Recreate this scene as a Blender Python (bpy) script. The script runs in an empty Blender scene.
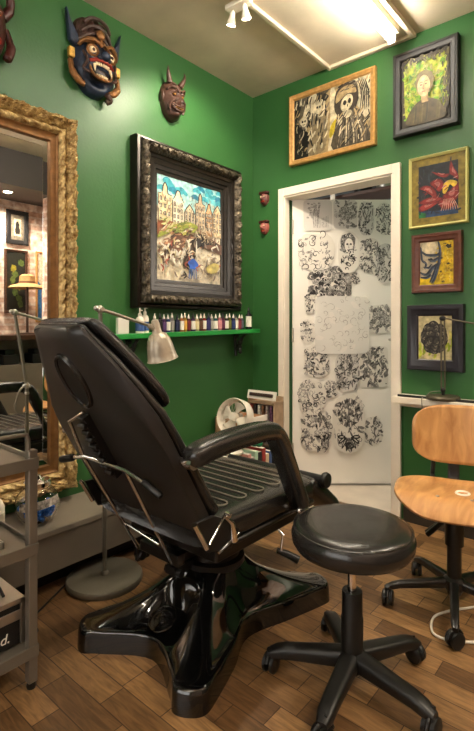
import bpy, bmesh, math, random
from mathutils import Vector, Matrix
R = math.radians
PI = math.pi
rnd = random.Random(7)
sc = bpy.context.scene
COL = sc.collection

# ------------------------------------------------------------------ materials
MATS = {}
def _nt(name):
    m = bpy.data.materials.new(name); m.use_nodes = True
    nt = m.node_tree; b = nt.nodes['Principled BSDF']
    return m, nt, b
def srgb(r, g, b):
    f = lambda c: (c/255/12.92) if c/255 <= .04045 else ((c/255+.055)/1.055)**2.4
    return (f(r), f(g), f(b))
def mat(name, c, rough=.5, metal=0, noise=0, scale=20, bump=0, bscale=80, coat=0, trans=0, emit=0, ior=1.45, spec=.5, stretch=(1, 1, 1), c2=None, alpha=1):
    if name in MATS: return MATS[name]
    m, nt, b = _nt(name); N = nt.nodes; Lk = nt.links
    c = tuple(c)
    b.inputs['Base Color'].default_value = (*c, 1)
    b.inputs['Roughness'].default_value = rough; b.inputs['Metallic'].default_value = metal
    b.inputs['Coat Weight'].default_value = coat; b.inputs['Transmission Weight'].default_value = trans
    b.inputs['IOR'].default_value = ior; b.inputs['Specular IOR Level'].default_value = spec
    b.inputs['Alpha'].default_value = alpha
    if emit:
        b.inputs['Emission Color'].default_value = (*c, 1); b.inputs['Emission Strength'].default_value = emit
    if noise or bump or c2:
        tc = N.new('ShaderNodeTexCoord'); mp = N.new('ShaderNodeMapping'); mp.inputs['Scale'].default_value = stretch
        Lk.new(tc.outputs['Object'], mp.inputs['Vector'])
        if noise or c2:
            n = N.new('ShaderNodeTexNoise'); n.inputs['Scale'].default_value = scale; n.inputs['Detail'].default_value = 6
            Lk.new(mp.outputs[0], n.inputs['Vector'])
            r = N.new('ShaderNodeValToRGB'); r.color_ramp.elements[0].position = .3; r.color_ramp.elements[1].position = .7
            if c2: r.color_ramp.elements[0].color = (*c, 1); r.color_ramp.elements[1].color = (*c2, 1)
            else:
                r.color_ramp.elements[0].color = (*[max(0, x*(1-noise)) for x in c], 1)
                r.color_ramp.elements[1].color = (*[min(1, x*(1+noise)) for x in c], 1)
            Lk.new(n.outputs['Fac'], r.inputs[0]); Lk.new(r.outputs[0], b.inputs['Base Color'])
        if bump:
            n2 = N.new('ShaderNodeTexNoise'); n2.inputs['Scale'].default_value = bscale; n2.inputs['Detail'].default_value = 4
            Lk.new(mp.outputs[0], n2.inputs['Vector'])
            bp = N.new('ShaderNodeBump'); bp.inputs['Strength'].default_value = bump; bp.inputs['Distance'].default_value = .01
            Lk.new(n2.outputs['Fac'], bp.inputs['Height']); Lk.new(bp.outputs[0], b.inputs['Normal'])
    MATS[name] = m
    return m
def pm(r, g, b):      # a paint for pictures
    return mat('paint_%d_%d_%d' % (r, g, b), srgb(r*.88, g*.88, b*.88), .5, noise=.42, scale=38)

def floor_mat():
    m, nt, b = _nt('oak_blocks'); N = nt.nodes; Lk = nt.links
    tc = N.new('ShaderNodeTexCoord'); mp = N.new('ShaderNodeMapping'); mp.inputs['Location'].default_value = (.13, .05, 0)
    Lk.new(tc.outputs['Object'], mp.inputs['Vector'])
    br = N.new('ShaderNodeTexBrick'); br.offset = .37; br.offset_frequency = 2; br.squash = .6; br.squash_frequency = 3
    br.inputs['Color1'].default_value = (*srgb(112, 84, 55), 1); br.inputs['Color2'].default_value = (*srgb(178, 142, 98), 1)
    br.inputs['Mortar'].default_value = (*srgb(66, 45, 29), 1)
    br.inputs['Scale'].default_value = 1; br.inputs['Mortar Size'].default_value = .0016; br.inputs['Bias'].default_value = -.1
    br.inputs['Brick Width'].default_value = .30; br.inputs['Row Height'].default_value = .085
    Lk.new(mp.outputs[0], br.inputs['Vector'])
    mp2 = N.new('ShaderNodeMapping'); mp2.inputs['Scale'].default_value = (2.2, 16, 1); Lk.new(tc.outputs['Object'], mp2.inputs['Vector'])
    g = N.new('ShaderNodeTexNoise'); g.inputs['Scale'].default_value = 4; g.inputs['Detail'].default_value = 9; g.inputs['Distortion'].default_value = 1.4
    Lk.new(mp2.outputs[0], g.inputs['Vector'])
    rr = N.new('ShaderNodeValToRGB'); rr.color_ramp.elements[0].position = .32; rr.color_ramp.elements[1].position = .68
    rr.color_ramp.elements[0].color = (.52, .47, .42, 1); rr.color_ramp.elements[1].color = (1.12, 1.08, 1.02, 1)
    Lk.new(g.outputs['Fac'], rr.inputs[0])
    mx = N.new('ShaderNodeMixRGB'); mx.blend_type = 'MULTIPLY'; mx.inputs[0].default_value = .9
    Lk.new(br.outputs['Color'], mx.inputs[1]); Lk.new(rr.outputs[0], mx.inputs[2])
    w = N.new('ShaderNodeTexNoise'); w.inputs['Scale'].default_value = 2.3; w.inputs['Detail'].default_value = 3
    Lk.new(tc.outputs['Object'], w.inputs['Vector'])
    wr = N.new('ShaderNodeValToRGB'); wr.color_ramp.elements[0].position = .3; wr.color_ramp.elements[1].position = .75
    wr.color_ramp.elements[0].color = (.7, .66, .62, 1); wr.color_ramp.elements[1].color = (1.05, 1.0, .95, 1)
    Lk.new(w.outputs['Fac'], wr.inputs[0])
    mx2 = N.new('ShaderNodeMixRGB'); mx2.blend_type = 'MULTIPLY'; mx2.inputs[0].default_value = 1
    Lk.new(mx.outputs[0], mx2.inputs[1]); Lk.new(wr.outputs[0], mx2.inputs[2])
    Lk.new(mx2.outputs[0], b.inputs['Base Color'])
    b.inputs['Roughness'].default_value = .42
    bp = N.new('ShaderNodeBump'); bp.inputs['Strength'].default_value = .25; bp.inputs['Distance'].default_value = .004
    Lk.new(g.outputs['Fac'], bp.inputs['Height']); Lk.new(bp.outputs[0], b.inputs['Normal'])
    return m
def ply_mat():
    m, nt, b = _nt('beech_plywood'); N = nt.nodes; Lk = nt.links
    tc = N.new('ShaderNodeTexCoord'); mp = N.new('ShaderNodeMapping'); mp.inputs['Scale'].default_value = (9, 2.2, 2.2)
    Lk.new(tc.outputs['Object'], mp.inputs['Vector'])
    g = N.new('ShaderNodeTexNoise'); g.inputs['Scale'].default_value = 3; g.inputs['Detail'].default_value = 8; g.inputs['Distortion'].default_value = .9
    Lk.new(mp.outputs[0], g.inputs['Vector'])
    r = N.new('ShaderNodeValToRGB'); r.color_ramp.elements[0].position = .3; r.color_ramp.elements[1].position = .7
    r.color_ramp.elements[0].color = (*srgb(164, 112, 62), 1); r.color_ramp.elements[1].color = (*srgb(206, 156, 98), 1)
    Lk.new(g.outputs['Fac'], r.inputs[0]); Lk.new(r.outputs[0], b.inputs['Base Color'])
    b.inputs['Roughness'].default_value = .32; b.inputs['Coat Weight'].default_value = .3; b.inputs['Coat Roughness'].default_value = .2
    return m
def brick_mat():
    m, nt, b = _nt('brick_wallpaper'); N = nt.nodes; Lk = nt.links
    tc = N.new('ShaderNodeTexCoord'); mp = N.new('ShaderNodeMapping'); mp.inputs['Rotation'].default_value = (R(90), 0, R(90))
    Lk.new(tc.outputs['Object'], mp.inputs['Vector'])
    sx = N.new('ShaderNodeSeparateXYZ'); cx = N.new('ShaderNodeCombineXYZ'); ad = N.new('ShaderNodeMath'); ad.operation = 'ADD'
    Lk.new(tc.outputs['Object'], sx.inputs[0]); Lk.new(sx.outputs[0], ad.inputs[0]); Lk.new(sx.outputs[1], ad.inputs[1])
    Lk.new(ad.outputs[0], cx.inputs[0]); Lk.new(sx.outputs[2], cx.inputs[1])
    br = N.new('ShaderNodeTexBrick'); br.inputs['Scale'].default_value = 1
    br.inputs['Color1'].default_value = (*srgb(214, 178, 158), 1); br.inputs['Color2'].default_value = (*srgb(235, 214, 200), 1)
    br.inputs['Mortar'].default_value = (*srgb(240, 226, 214), 1); br.inputs['Mortar Size'].default_value = .012
    br.inputs['Brick Width'].default_value = .24; br.inputs['Row Height'].default_value = .075
    Lk.new(cx.outputs[0], br.inputs['Vector'])
    n = N.new('ShaderNodeTexNoise'); n.inputs['Scale'].default_value = 14; n.inputs['Detail'].default_value = 5; Lk.new(cx.outputs[0], n.inputs['Vector'])
    r = N.new('ShaderNodeValToRGB'); r.color_ramp.elements[0].position = .38; r.color_ramp.elements[1].position = .6
    r.color_ramp.elements[0].color = (.45, .34, .32, 1); r.color_ramp.elements[1].color = (1, 1, 1, 1)
    Lk.new(n.outputs['Fac'], r.inputs[0])
    mx = N.new('ShaderNodeMixRGB'); mx.blend_type = 'MULTIPLY'; mx.inputs[0].default_value = .8
    Lk.new(br.outputs['Color'], mx.inputs[1]); Lk.new(r.outputs[0], mx.inputs[2]); Lk.new(mx.outputs[0], b.inputs['Base Color'])
    b.inputs['Roughness'].default_value = .7
    return m

M_green = mat('green_paint', srgb(49, 97, 49), .42, noise=.06, scale=3, bump=.08, bscale=60)
M_ceil = mat('ceiling_paint', srgb(208, 194, 170), .8, noise=.1, scale=4, bump=.15, bscale=25)
M_floor = floor_mat(); M_ply = ply_mat(); M_brick = brick_mat()
M_white = mat('white_gloss_paint', srgb(236, 226, 210), .35, noise=.04, scale=12)
M_leaf = mat('white_door_paint', srgb(240, 236, 228), .45, noise=.03, scale=5)
M_dark = mat('dark_skirting', srgb(46, 38, 30), .5)
M_hallfloor = mat('pale_hall_floor', srgb(200, 188, 172), .4, noise=.1, scale=6)
M_hall = mat('hall_wall', srgb(120, 128, 132), .8)
M_bench = mat('grey_bench_paint', srgb(126, 116, 102), .5, noise=.05, scale=10)
M_vinyl = mat('black_vinyl', srgb(31, 29, 28), .27, bump=.06, bscale=220, coat=.15, spec=.6)
M_shell = mat('black_matte_vinyl', srgb(37, 34, 32), .38, bump=.06, bscale=260, spec=.5)
M_gloss = mat('black_gloss_plastic', srgb(9, 9, 9), .07, coat=.6, spec=.6)
M_blackpl = mat('black_plastic', srgb(22, 21, 20), .4)
M_blackmt = mat('black_painted_metal', srgb(20, 19, 18), .3, spec=.6)
M_chrome = mat('chrome', (.75, .72, .68), .12, 1)
M_brushed = mat('brushed_steel', (.55, .52, .47), .34, 1)
M_lampgrey = mat('grey_lamp_enamel', srgb(120, 114, 100), .4, metal=.3)
M_shade = mat('aged_silver_shade', srgb(176, 164, 146), .35, metal=.35, noise=.08, scale=30)
M_trol = mat('grey_trolley_steel', srgb(124, 116, 104), .4, metal=.5)
M_gold = mat('antique_gilt', srgb(136, 100, 50), .4, metal=.35, c2=srgb(230, 204, 144), scale=46, bump=1, bscale=70)
M_goldp = mat('plain_gilt', srgb(118, 82, 44), .4, metal=.5, noise=.25, scale=30)
M_brownw = mat('dark_brown_wood', srgb(70, 44, 30), .4, noise=.2, scale=20)
M_silverframe = mat('tarnished_silver_black', srgb(20, 17, 14), .34, metal=.6, c2=srgb(104, 94, 78), scale=60, bump=.6, bscale=90)
M_darkframe = mat('dark_pewter_moulding', srgb(36, 30, 25), .33, metal=.4, noise=.25, scale=30)
M_mirror = mat('mirror_glass', (.9, .9, .88), .01, 1)
M_glass = mat('clear_glass', (1, 1, 1), .02, trans=1, ior=1.3)
M_tube = mat('fluorescent_tube', (1, .93, .8), .5, emit=26)
M_down = mat('downlight_glow', (1, .82, .58), .5, emit=26)
M_spot = mat('spot_glow', (1, .88, .68), .5, emit=40)
M_paper = mat('paper', srgb(238, 232, 220), .6)
M_whitepl = mat('white_plastic', srgb(232, 224, 208), .4)

# ------------------------------------------------------------------ mesh helpers
def box(bm, c, s, rot=None, mi=0):
    r = bmesh.ops.create_cube(bm, size=1)
    mx = Matrix.Translation(c) @ (rot.to_4x4() if rot else Matrix()) @ Matrix.Diagonal((*s, 1))
    bmesh.ops.transform(bm, matrix=mx, verts=r['verts'])
    if mi:
        for f in {f for v in r['verts'] for f in v.link_faces}: f.material_index = mi
    return r['verts']
def bx(bm, x0, x1, y0, y1, z0, z1, mi=0):
    return box(bm, ((x0+x1)/2, (y0+y1)/2, (z0+z1)/2), (x1-x0, y1-y0, z1-z0), mi=mi)
def frame_of(d):
    d = Vector(d).normalized()
    up = Vector((0, 0, 1)) if abs(d.z) < .95 else Vector((1, 0, 0))
    a = d.cross(up).normalized(); return a, a.cross(d).normalized()
def ring_loft(bm, rings, closed=True, cap=True, mi=0):
    vs = [[bm.verts.new(p) for p in r] for r in rings]
    n = len(vs[0])
    for i in range(len(vs)-1):
        for j in range(n if closed else n-1):
            k = (j+1) % n
            try: bm.faces.new((vs[i][j], vs[i][k], vs[i+1][k], vs[i+1][j])).material_index = mi
            except ValueError: pass
    if cap and closed:
        for r in (vs[0][::-1], vs[-1]):
            try: bm.faces.new(r).material_index = mi
            except ValueError: pass
    return vs
def tube(bm, pts, r, seg=10, mi=0, cap=True):
    pts = [Vector(p) for p in pts]; rings = []
    rr = r if isinstance(r, (list, tuple)) else [r]*len(pts)
    a = None
    for i, p in enumerate(pts):
        d = (pts[min(i+1, len(pts)-1)] - pts[max(i-1, 0)])
        if a is None: a, b = frame_of(d)
        else:
            dn = d.normalized(); a = (a - dn*a.dot(dn)).normalized(); b = a.cross(dn)
        rings.append([p + a*math.cos(2*PI*k/seg)*rr[i] + b*math.sin(2*PI*k/seg)*rr[i] for k in range(seg)])
    ring_loft(bm, rings, True, cap, mi)
def smooth_pts(pts, n=6, closed=False):
    P = [Vector(p) for p in pts]; out = []; m = len(P)
    rng = range(m if closed else m-1)
    for i in rng:
        g = (lambda k: P[k % m]) if closed else (lambda k: P[max(0, min(m-1, k))])
        p0, p1, p2, p3 = g(i-1), g(i), g(i+1), g(i+2)
        for k in range(n):
            t = k/n
            out.append(.5*((2*p1)+(p2-p0)*t+(2*p0-5*p1+4*p2-p3)*t*t+(3*p1-p0-3*p2+p3)*t*t*t))
    if not closed: out.append(P[-1])
    return out
def lathe(bm, prof, seg=32, M=None, mi=0, cap=False):
    rings = [[(Vector((r*math.cos(2*PI*k/seg), r*math.sin(2*PI*k/seg), z))) for k in range(seg)] for r, z in prof]
    if M is not None: rings = [[M @ p for p in r] for r in rings]
    ring_loft(bm, rings, True, cap, mi)
def prism(bm, pts, a, b, mi=0):      # polygon of 3D points swept from offset a to offset b
    A = [bm.verts.new(Vector(p)+Vector(a)) for p in pts]; B = [bm.verts.new(Vector(p)+Vector(b)) for p in pts]
    n = len(A)
    fs = [bm.faces.new(A[::-1]), bm.faces.new(B)] + [bm.faces.new((A[i], A[(i+1) % n], B[(i+1) % n], B[i])) for i in range(n)]
    for f in fs: f.material_index = mi
def axis_matrix(o, d, up=None):
    d = Vector(d).normalized(); a, b = frame_of(d)
    m = Matrix((a, b, d)).transposed().to_4x4(); m.translation = Vector(o); return m
def NB(): return bmesh.new()
def obj(name, bm, mats, parent=None, smooth=True, bevel=0, sub=0, world=False, ang=40, bseg=2):
    if parent is not None and world:
        W = Matrix.Translation(parent.location) @ parent.rotation_euler.to_matrix().to_4x4()
        bmesh.ops.transform(bm, matrix=W.inverted(), verts=bm.verts)
    bmesh.ops.recalc_face_normals(bm, faces=bm.faces)
    me = bpy.data.meshes.new(name); bm.to_mesh(me); bm.free()
    for m in (mats if isinstance(mats, (list, tuple)) else [mats]): me.materials.append(m)
    if smooth:
        me.polygons.foreach_set('use_smooth', [True]*len(me.polygons))
        me.set_sharp_from_angle(angle=R(ang))
    o = bpy.data.objects.new(name, me); COL.objects.link(o)
    if parent is not None: o.parent = parent
    if bevel:
        b = o.modifiers.new('bevel', 'BEVEL'); b.width = bevel; b.segments = bseg; b.limit_method = 'ANGLE'; b.angle_limit = R(40)
    if sub:
        s = o.modifiers.new('sub', 'SUBSURF'); s.levels = sub; s.render_levels = sub
    return o
def tag(o, label, cat, group=None):
    o['label'] = label; o['category'] = cat
    if group: o['group'] = group
    return o
def thing(name, label, cat, loc=(0, 0, 0), rotz=0, group=None):
    o = bpy.data.objects.new(name, None); COL.objects.link(o)
    o.location = loc; o.rotation_euler = (0, 0, rotz); o.empty_display_size = .05
    return tag(o, label, cat, group)
def struct(name, bm, m, **k):
    o = obj(name, bm, m, smooth=False, **k)
    o['kind'] = 'structure'; return o

# ------------------------------------------------------------------ the room (left wall x=0, back wall y=0)
H = 2.775
XR, YF = 3.1, -4.6
bm = NB(); bx(bm, 0, XR, YF, 0, -.1, 0); struct('floor', bm, M_floor)
bm = NB(); bx(bm, -.12, XR+.12, YF-.12, .12, H, H+.1); struct('ceiling', bm, M_ceil)
bm = NB(); bx(bm, -.12, 0, YF, .12, -.1, H); struct('wall_left', bm, M_green)
DX0, DX1, DZ = .284, 1.055, 2.005
bm = NB(); bx(bm, 0, DX0, 0, .12, -.1, H); bx(bm, DX1, XR, 0, .12, -.1, H); bx(bm, DX0, DX1, 0, .12, DZ, H)
struct('wall_back', bm, M_green)
bm = NB(); bx(bm, XR, XR+.12, YF, .12, -.1, H); struct('wall_right', bm, M_brick)
bm = NB(); bx(bm, 2.42, XR, -.005, 0, 0, 2.47); struct('wall_back_papered', bm, M_brick)
# front wall with the shop window, behind the camera
bm = NB(); bx(bm, 0, .35, YF-.12, YF, -.1, H); bx(bm, 2.75, XR, YF-.12, YF, -.1, H); bx(bm, .35, 2.75, YF-.12, YF, -.1, .5); bx(bm, .35, 2.75, YF-.12, YF, 2.4, H)
struct('wall_front', bm, mat('front_paint', srgb(206, 196, 180), .7))
bm = NB()
for a in ((.35, .42, .5, 2.4), (2.68, 2.75, .5, 2.4), (.35, 2.75, .5, .57), (.35, 2.75, 2.33, 2.4), (1.52, 1.58, .5, 2.4)): bx(bm, a[0], a[1], YF-.09, YF-.03, a[2], a[3])
wn = struct('window_1', bm, M_white)
bm = NB(); bx(bm, .42, 2.68, YF-.066, YF-.06, .57, 2.33); obj('window_pane', bm, M_glass, wn, smooth=False)
# dropped dark ceiling over the right side of the shop (seen in the mirror)
bm = NB(); bx(bm, 2.45, XR, YF, 0, 2.47, 2.50); bx(bm, 2.40, 2.45, YF, 0, 2.44, H)
struct('ceiling_dropped', bm, mat('dark_ceiling', srgb(74, 66, 62), .6))
# wall panel below the ledge and skirtings
bm = NB(); bx(bm, 1.125, XR, -.022, 0, .1, .655); struct('trim_1', bm, M_green, bevel=.006)
bm = NB(); bx(bm, 1.125, XR, -.03, 0, 0, .1); struct('baseboard_back', bm, M_dark)
bm = NB(); bx(bm, .0, .235, -.018, 0, 0, .1); struct('baseboard_corner', bm, M_dark)
bm = NB(); bx(bm, 1.105, 2.35, -.15, 0, .69, .725); bx(bm, 1.105, 2.35, -.03, 0, .655, .69); struct('trim_2', bm, M_white, bevel=.004)
# door casing
bm = NB()
bx(bm, .240, DX0, -.022, 0, 0, DZ+.055); bx(bm, DX1, 1.103, -.022, 0, 0, DZ+.055); bx(bm, DX0, DX1, -.022, 0, DZ, DZ+.055)
bx(bm, DX0, DX0+.006, -.012, .045, 0, DZ); bx(bm, DX1-.012, DX1, -.012, .12, 0, DZ); bx(bm, DX0, DX1-.012, -.012, .12, DZ-.012, DZ)
struct('trim_3', bm, M_white, bevel=.004)
# hall beyond the door
bm = NB(); bx(bm, -.6, 2.0, .12, 1.6, -.1, .004); bx(bm, DX0, DX1-.012, 0, .12, -.1, .004); struct('floor_hall', bm, M_hallfloor)
bm = NB(); bx(bm, -.7, 2.1, 1.6, 1.7, -.1, 2.9); struct('wall_hall_back', bm, M_hall)
bm = NB(); bx(bm, -.7, -.6, .12, 1.6, -.1, 2.9); struct('wall_hall_left', bm, M_hall)
bm = NB(); bx(bm, 2.0, 2.1, .12, 1.6, -.1, 2.9); struct('wall_hall_right', bm, M_hall)
bm = NB(); bx(bm, -.7, 2.1, .12, 1.7, 2.875, 2.95); struct('ceiling_hall', bm, mat('hall_ceiling', srgb(96, 96, 96), .8))

# door leaf, hinged on the left jamb and opened away from the room
HX, HY, DA = .312, .052, R(40.6)
U = Vector((math.cos(DA), math.sin(DA), 0)); NV = Vector((math.sin(DA), -math.cos(DA), 0))
bm = NB(); bx(bm, 0, .80, 0, .035, .018, 1.992)
leaf = struct('door_1', bm, M_leaf, bevel=.003)
leaf.location = (HX, HY, 0); leaf.rotation_euler = (0, 0, DA)
bm = NB(); tube(bm, [(.75, 0, 1.02), (.75, -.05, 1.02), (.65, -.055, 1.02)], .009); lathe(bm, [(.025, 0), (.025, .008), (0, .008)], 20, axis_matrix((.75, 0, 1.02), (0, -1, 0)))
obj('door_handle', bm, M_brushed, leaf)
bm = NB()
for z in (.25, 1.05, 1.8): tube(bm, [(.0, -.004, z-.05), (.0, -.004, z+.05)], .007)
obj('hinge', bm, M_brushed, leaf)

# things in the hall above the leaf
s = thing('wall_shelf', 'dark brown shelf high in the hall beyond the open door', 'shelf', (.35, 1.6, 2.30))
bm = NB(); bx(bm, -.9, .9, -.32, 0, 0, .03); obj('shelf_board', bm, M_brownw, s, bevel=.003)
for x in (-.7, .7):
    bm = NB(); prism(bm, [(x, 0, 0), (x, -.28, 0), (x, 0, -.22)], (-.012, 0, 0), (.012, 0, 0)); obj('bracket', bm, M_blackmt, s)
def pot(x, r, h, m, label):
    t = thing('cooking_pot', label, 'pot', (x, 1.45, 2.33), 0, 'pots on the hall shelf')
    bm = NB(); lathe(bm, [(0, 0), (r*.9, 0), (r, .02), (r, h), (r+.006, h+.004), (r-.004, h), (r-.006, .02), (0, .015)], 28); obj('pot_body', bm, m, t)
    for sgn in (-1, 1):
        bm = NB(); tube(bm, smooth_pts([(sgn*r, -.03, h*.8), (sgn*(r+.035), 0, h*.82), (sgn*r, .03, h*.8)]), .006, 8); obj('handle', bm, M_blackpl, t)
pot(.40, .10, .13, M_brushed, 'steel cooking pot on the hall shelf, nearer the right jamb')
pot(.16, .085, .10, M_blackmt, 'black cooking pot on the hall shelf, left of the steel pot')
bm = NB(); tube(bm, [(-.02, 1.2, 0.004), (-.02, 1.2, 2.875)], .022, 14); tag(obj('standpipe', bm, M_white), 'white vertical pipe in the hall seen above the open door', 'pipe')

# ------------------------------------------------------------------ picture frames and paintings
def sweep_frame(bm, w, h, prof, nseg=40, disp=None, mi=0):
    # prof: (inset from the outer edge, distance out of the wall); local x right, z up, -y out
    corners = [(-1, -1), (1, -1), (1, 1), (-1, 1)]
    for side in range(4):
        (ax, az), (bx_, bz) = corners[side], corners[(side+1) % 4]
        Ln = w if side % 2 == 0 else h
        ns = max(2, int(nseg*Ln/max(w, h))) if disp else 1
        rows = []
        for i in range(ns+1):
            t = i/ns; row = []
            for j, (ins, out) in enumerate(prof):
                p0 = Vector((ax*(w/2-ins), 0, az*(h/2-ins))); p1 = Vector((bx_*(w/2-ins), 0, bz*(h/2-ins)))
                o = out + (disp(t*Ln, j, side) if disp and 0 < j < len(prof)-1 else 0)
                p = p0.lerp(p1, t); row.append(Vector((p.x, -o, p.z)))
            rows.append(row)
        vs = [[bm.verts.new(p) for p in r] for r in rows]
        for i in range(ns):
            for j in range(len(prof)-1):
                bm.faces.new((vs[i][j], vs[i+1][j], vs[i+1][j+1], vs[i][j+1])).material_index = mi
    bmesh.ops.remove_doubles(bm, verts=bm.verts, dist=1e-5)
class Art:
    def __init__(s, w, h, bg):
        s.w, s.h = w, h; s.bm = NB(); s.mats = [bg]; s.k = 0
        v = [s.bm.verts.new((x*w/2, 0, z*h/2)) for x, z in ((-1, -1), (1, -1), (1, 1), (-1, 1))]; s.bm.faces.new(v)
    def mi(s, m):
        if m not in s.mats: s.mats.append(m)
        return s.mats.index(m)
    def P(s, x, y): return ((x-.5)*s.w, -(.00025+s.k*.00003), (y-.5)*s.h)
    def poly(s, m, pts, smooth=0):
        if smooth: pts = [(p.x, p.y) for p in smooth_pts([(x, y, 0) for x, y in pts], smooth, True)]
        s.k += 1
        pts = [(min(1, max(0, x)), min(1, max(0, y))) for x, y in pts]
        vs = [s.bm.verts.new(s.P(x, y)) for x, y in pts]
        f = s.bm.faces.new(vs); f.material_index = s.mi(m)
        bmesh.ops.triangulate(s.bm, faces=[f])
    def stroke(s, m, pts, wd, n=6):
        pts = [Vector((p.x, p.y)) for p in smooth_pts([(x, y, 0) for x, y in pts], n)]
        s.k += 1; i_ = s.mi(m); L = []; asp = s.w/s.h
        for i, p in enumerate(pts):
            d = pts[min(i+1, len(pts)-1)]-pts[max(0, i-1)]
            d = Vector((d.x*asp, d.y)); d = d.normalized() if d.length > 0 else Vector((1, 0))
            ww = wd*(.35+.65*math.sin(PI*min(1, max(0, (i+.4)/len(pts)))))/2
            q = Vector((-d.y/asp, d.x))*ww
            L.append((s.bm.verts.new(s.P(*[min(1, max(0, c)) for c in (p+q)])), s.bm.verts.new(s.P(*[min(1, max(0, c)) for c in (p-q)]))))
        for a, b in zip(L, L[1:]):
            try: s.bm.faces.new((a[0], a[1], b[1], b[0])).material_index = i_
            except ValueError: pass
    def ell(s, m, cx, cy, rx, ry, n=18, jit=0, rot=0):
        c, q = math.cos(rot), math.sin(rot); pts = []
        for k in range(n):
            a = 2*PI*k/n; j = 1+rnd.uniform(-jit, jit); x, y = rx*math.cos(a)*j, ry*math.sin(a)*j
            pts.append((cx+x*c-y*q, cy+x*q+y*c))
        s.poly(m, pts)
    def hatch(s, cols, n, x0, x1, y0, y1, ln=.1, wd=.02, ang=None):
        for _ in range(n):
            x, y = rnd.uniform(x0, x1), rnd.uniform(y0, y1); a = rnd.uniform(0, PI) if ang is None else ang+rnd.uniform(-.4, .4); l = ln*rnd.uniform(.4, 1)
            s.stroke(rnd.choice(cols), [(x, y), (x+l*.5*math.cos(a)+rnd.uniform(-.01, .01), y+l*.5*math.sin(a)), (x+l*math.cos(a), y+l*math.sin(a)+rnd.uniform(-.02, .02))], wd*rnd.uniform(.5, 1.2), 3)
    def done(s, parent, y, name='canvas'):
        bmesh.ops.transform(s.bm, matrix=Matrix.Translation((0, -y, 0)), verts=s.bm.verts)
        me = bpy.data.meshes.new(name)
        for f in s.bm.faces:
            f.normal_update()
            if f.normal.y > 0: f.normal_flip()
        s.bm.to_mesh(me); s.bm.free()
        for m in s.mats: me.materials.append(m)
        o = bpy.data.objects.new(name, me); COL.objects.link(o); o.parent = parent
        return o
def picture(label, x0, x1, z0, z1, fmat, prof, fw, wall='back', disp=None, nseg=60, fname='moulding', y_art=.012, roll=0, xw=0.0):
    w, h = x1-x0, z1-z0; c = (x0+x1)/2
    t = thing('framed_picture', label, 'picture', (c, -.002, (z0+z1)/2) if wall == 'back' else ((.002, c, (z0+z1)/2) if wall == 'left' else (xw-.002, c, (z0+z1)/2)),
              {'back': 0, 'left': PI/2, 'right': -PI/2}[wall])
    if roll: t.rotation_euler = (0, roll, t.rotation_euler.z)
    bm = NB(); sweep_frame(bm, w, h, prof, nseg, disp); obj(fname, bm, fmat, t)
    bm = NB(); bx(bm, -w/2+.012, w/2-.012, -.006, 0, -h/2+.012, h/2-.012); obj('backing_board', bm, M_brownw, t, smooth=False)
    return t, w-2*fw, h-2*fw
flat = lambda fw, d, e=.004: [(0, 0), (0, d*.8), (.003, d), (fw*.35, d), (fw*.45, d-.004), (fw*.8, d-.006), (fw-.003, d-.012), (fw, d-.014), (fw, .008)]

BK, INK = pm(24, 22, 20), pm(40, 36, 32)
CR, SAND, GREYP = pm(226, 212, 178), pm(186, 160, 116), pm(128, 118, 104)
# --- skull painting
t, w, h = picture('wide gilt-framed painting of hooded skulls above the door', .335, .955, 2.197, 2.668,
                  mat('light_gilt', srgb(196, 150, 90), .4, metal=.35, noise=.2, scale=50, bump=.2, bscale=120), flat(.036, .03), .036)
A = Art(w, h, SAND)
A.poly(pm(92, 82, 66), [(0, .55), (.12, .7), (.3, .8), (.5, 1), (0, 1)]); A.poly(BK, [(0, 0), (.2, 0), (.22, .3), (.14, .55), (0, .6)], 0)
A.poly(INK, [(.02, .6), (.1, .85), (.06, 1), (0, 1), (0, .6)]); A.poly(CR, [(.12, .62), (.2, .95), (.32, .98), (.26, .6)], 4)
A.ell(GREYP, .15, .57, .07, .1, jit=.1); A.ell(CR, .14, .58, .045, .07, jit=.1); A.ell(BK, .125, .57, .012, .02); A.ell(BK, .155, .57, .012, .02)
A.poly(pm(150, 132, 100), [(.2, .05), (.42, .05), (.46, .5), (.38, .72), (.26, .6)], 4)
A.ell(CR, .36, .74, .08, .15, jit=.1); A.ell(SAND, .36, .72, .05, .1); A.poly(INK, [(.28, .85), (.36, .98), (.48, .9), (.44, .82), (.36, .9)], 3)
for _ in range(34):
    x, y = rnd.uniform(.02, .46), rnd.uniform(.03, .95); a = rnd.uniform(-.5, .5)
    A.stroke(rnd.choice([BK, BK, CR, INK, GREYP]), [(x, y), (x+.03*a, y+.06), (x+.08*a, y+rnd.uniform(.1, .22))], rnd.uniform(.012, .03), 3)
A.poly(CR, [(.47, 0), (.5, .35), (.5, .95), (.55, 1), (.6, .7), (.56, .3), (.54, 0)], 3)
A.poly(pm(214, 190, 40), [(.5, .2), (.56, .3), (.58, .48), (.52, .42), (.49, .3)], 3)
A.hatch([BK, CR, CR, GREYP, SAND, pm(74, 64, 50)], 80, 0, .45, .02, .9, .14, .03, 1.3)
A.ell(CR, .14, .6, .05, .075, jit=.1); A.ell(BK, .125, .6, .014, .02); A.ell(BK, .158, .6, .012, .02); A.stroke(BK, [(.12, .55), (.14, .545), (.165, .55)], .012, 2)
A.ell(CR, .345, .74, .05, .1, jit=.1); A.ell(INK, .33, .76, .014, .02); A.ell(INK, .365, .76, .012, .02)
A.poly(pm(206, 196, 166), [(.72, .85), (.78, 1), (1, 1), (1, .3), (.86, .55)], 3)
A.poly(pm(84, 74, 58), [(.54, .0), (.56, .3), (.6, .5), (.72, .58), (.88, .5), (1, .1), (1, 0)], 3)
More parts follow.
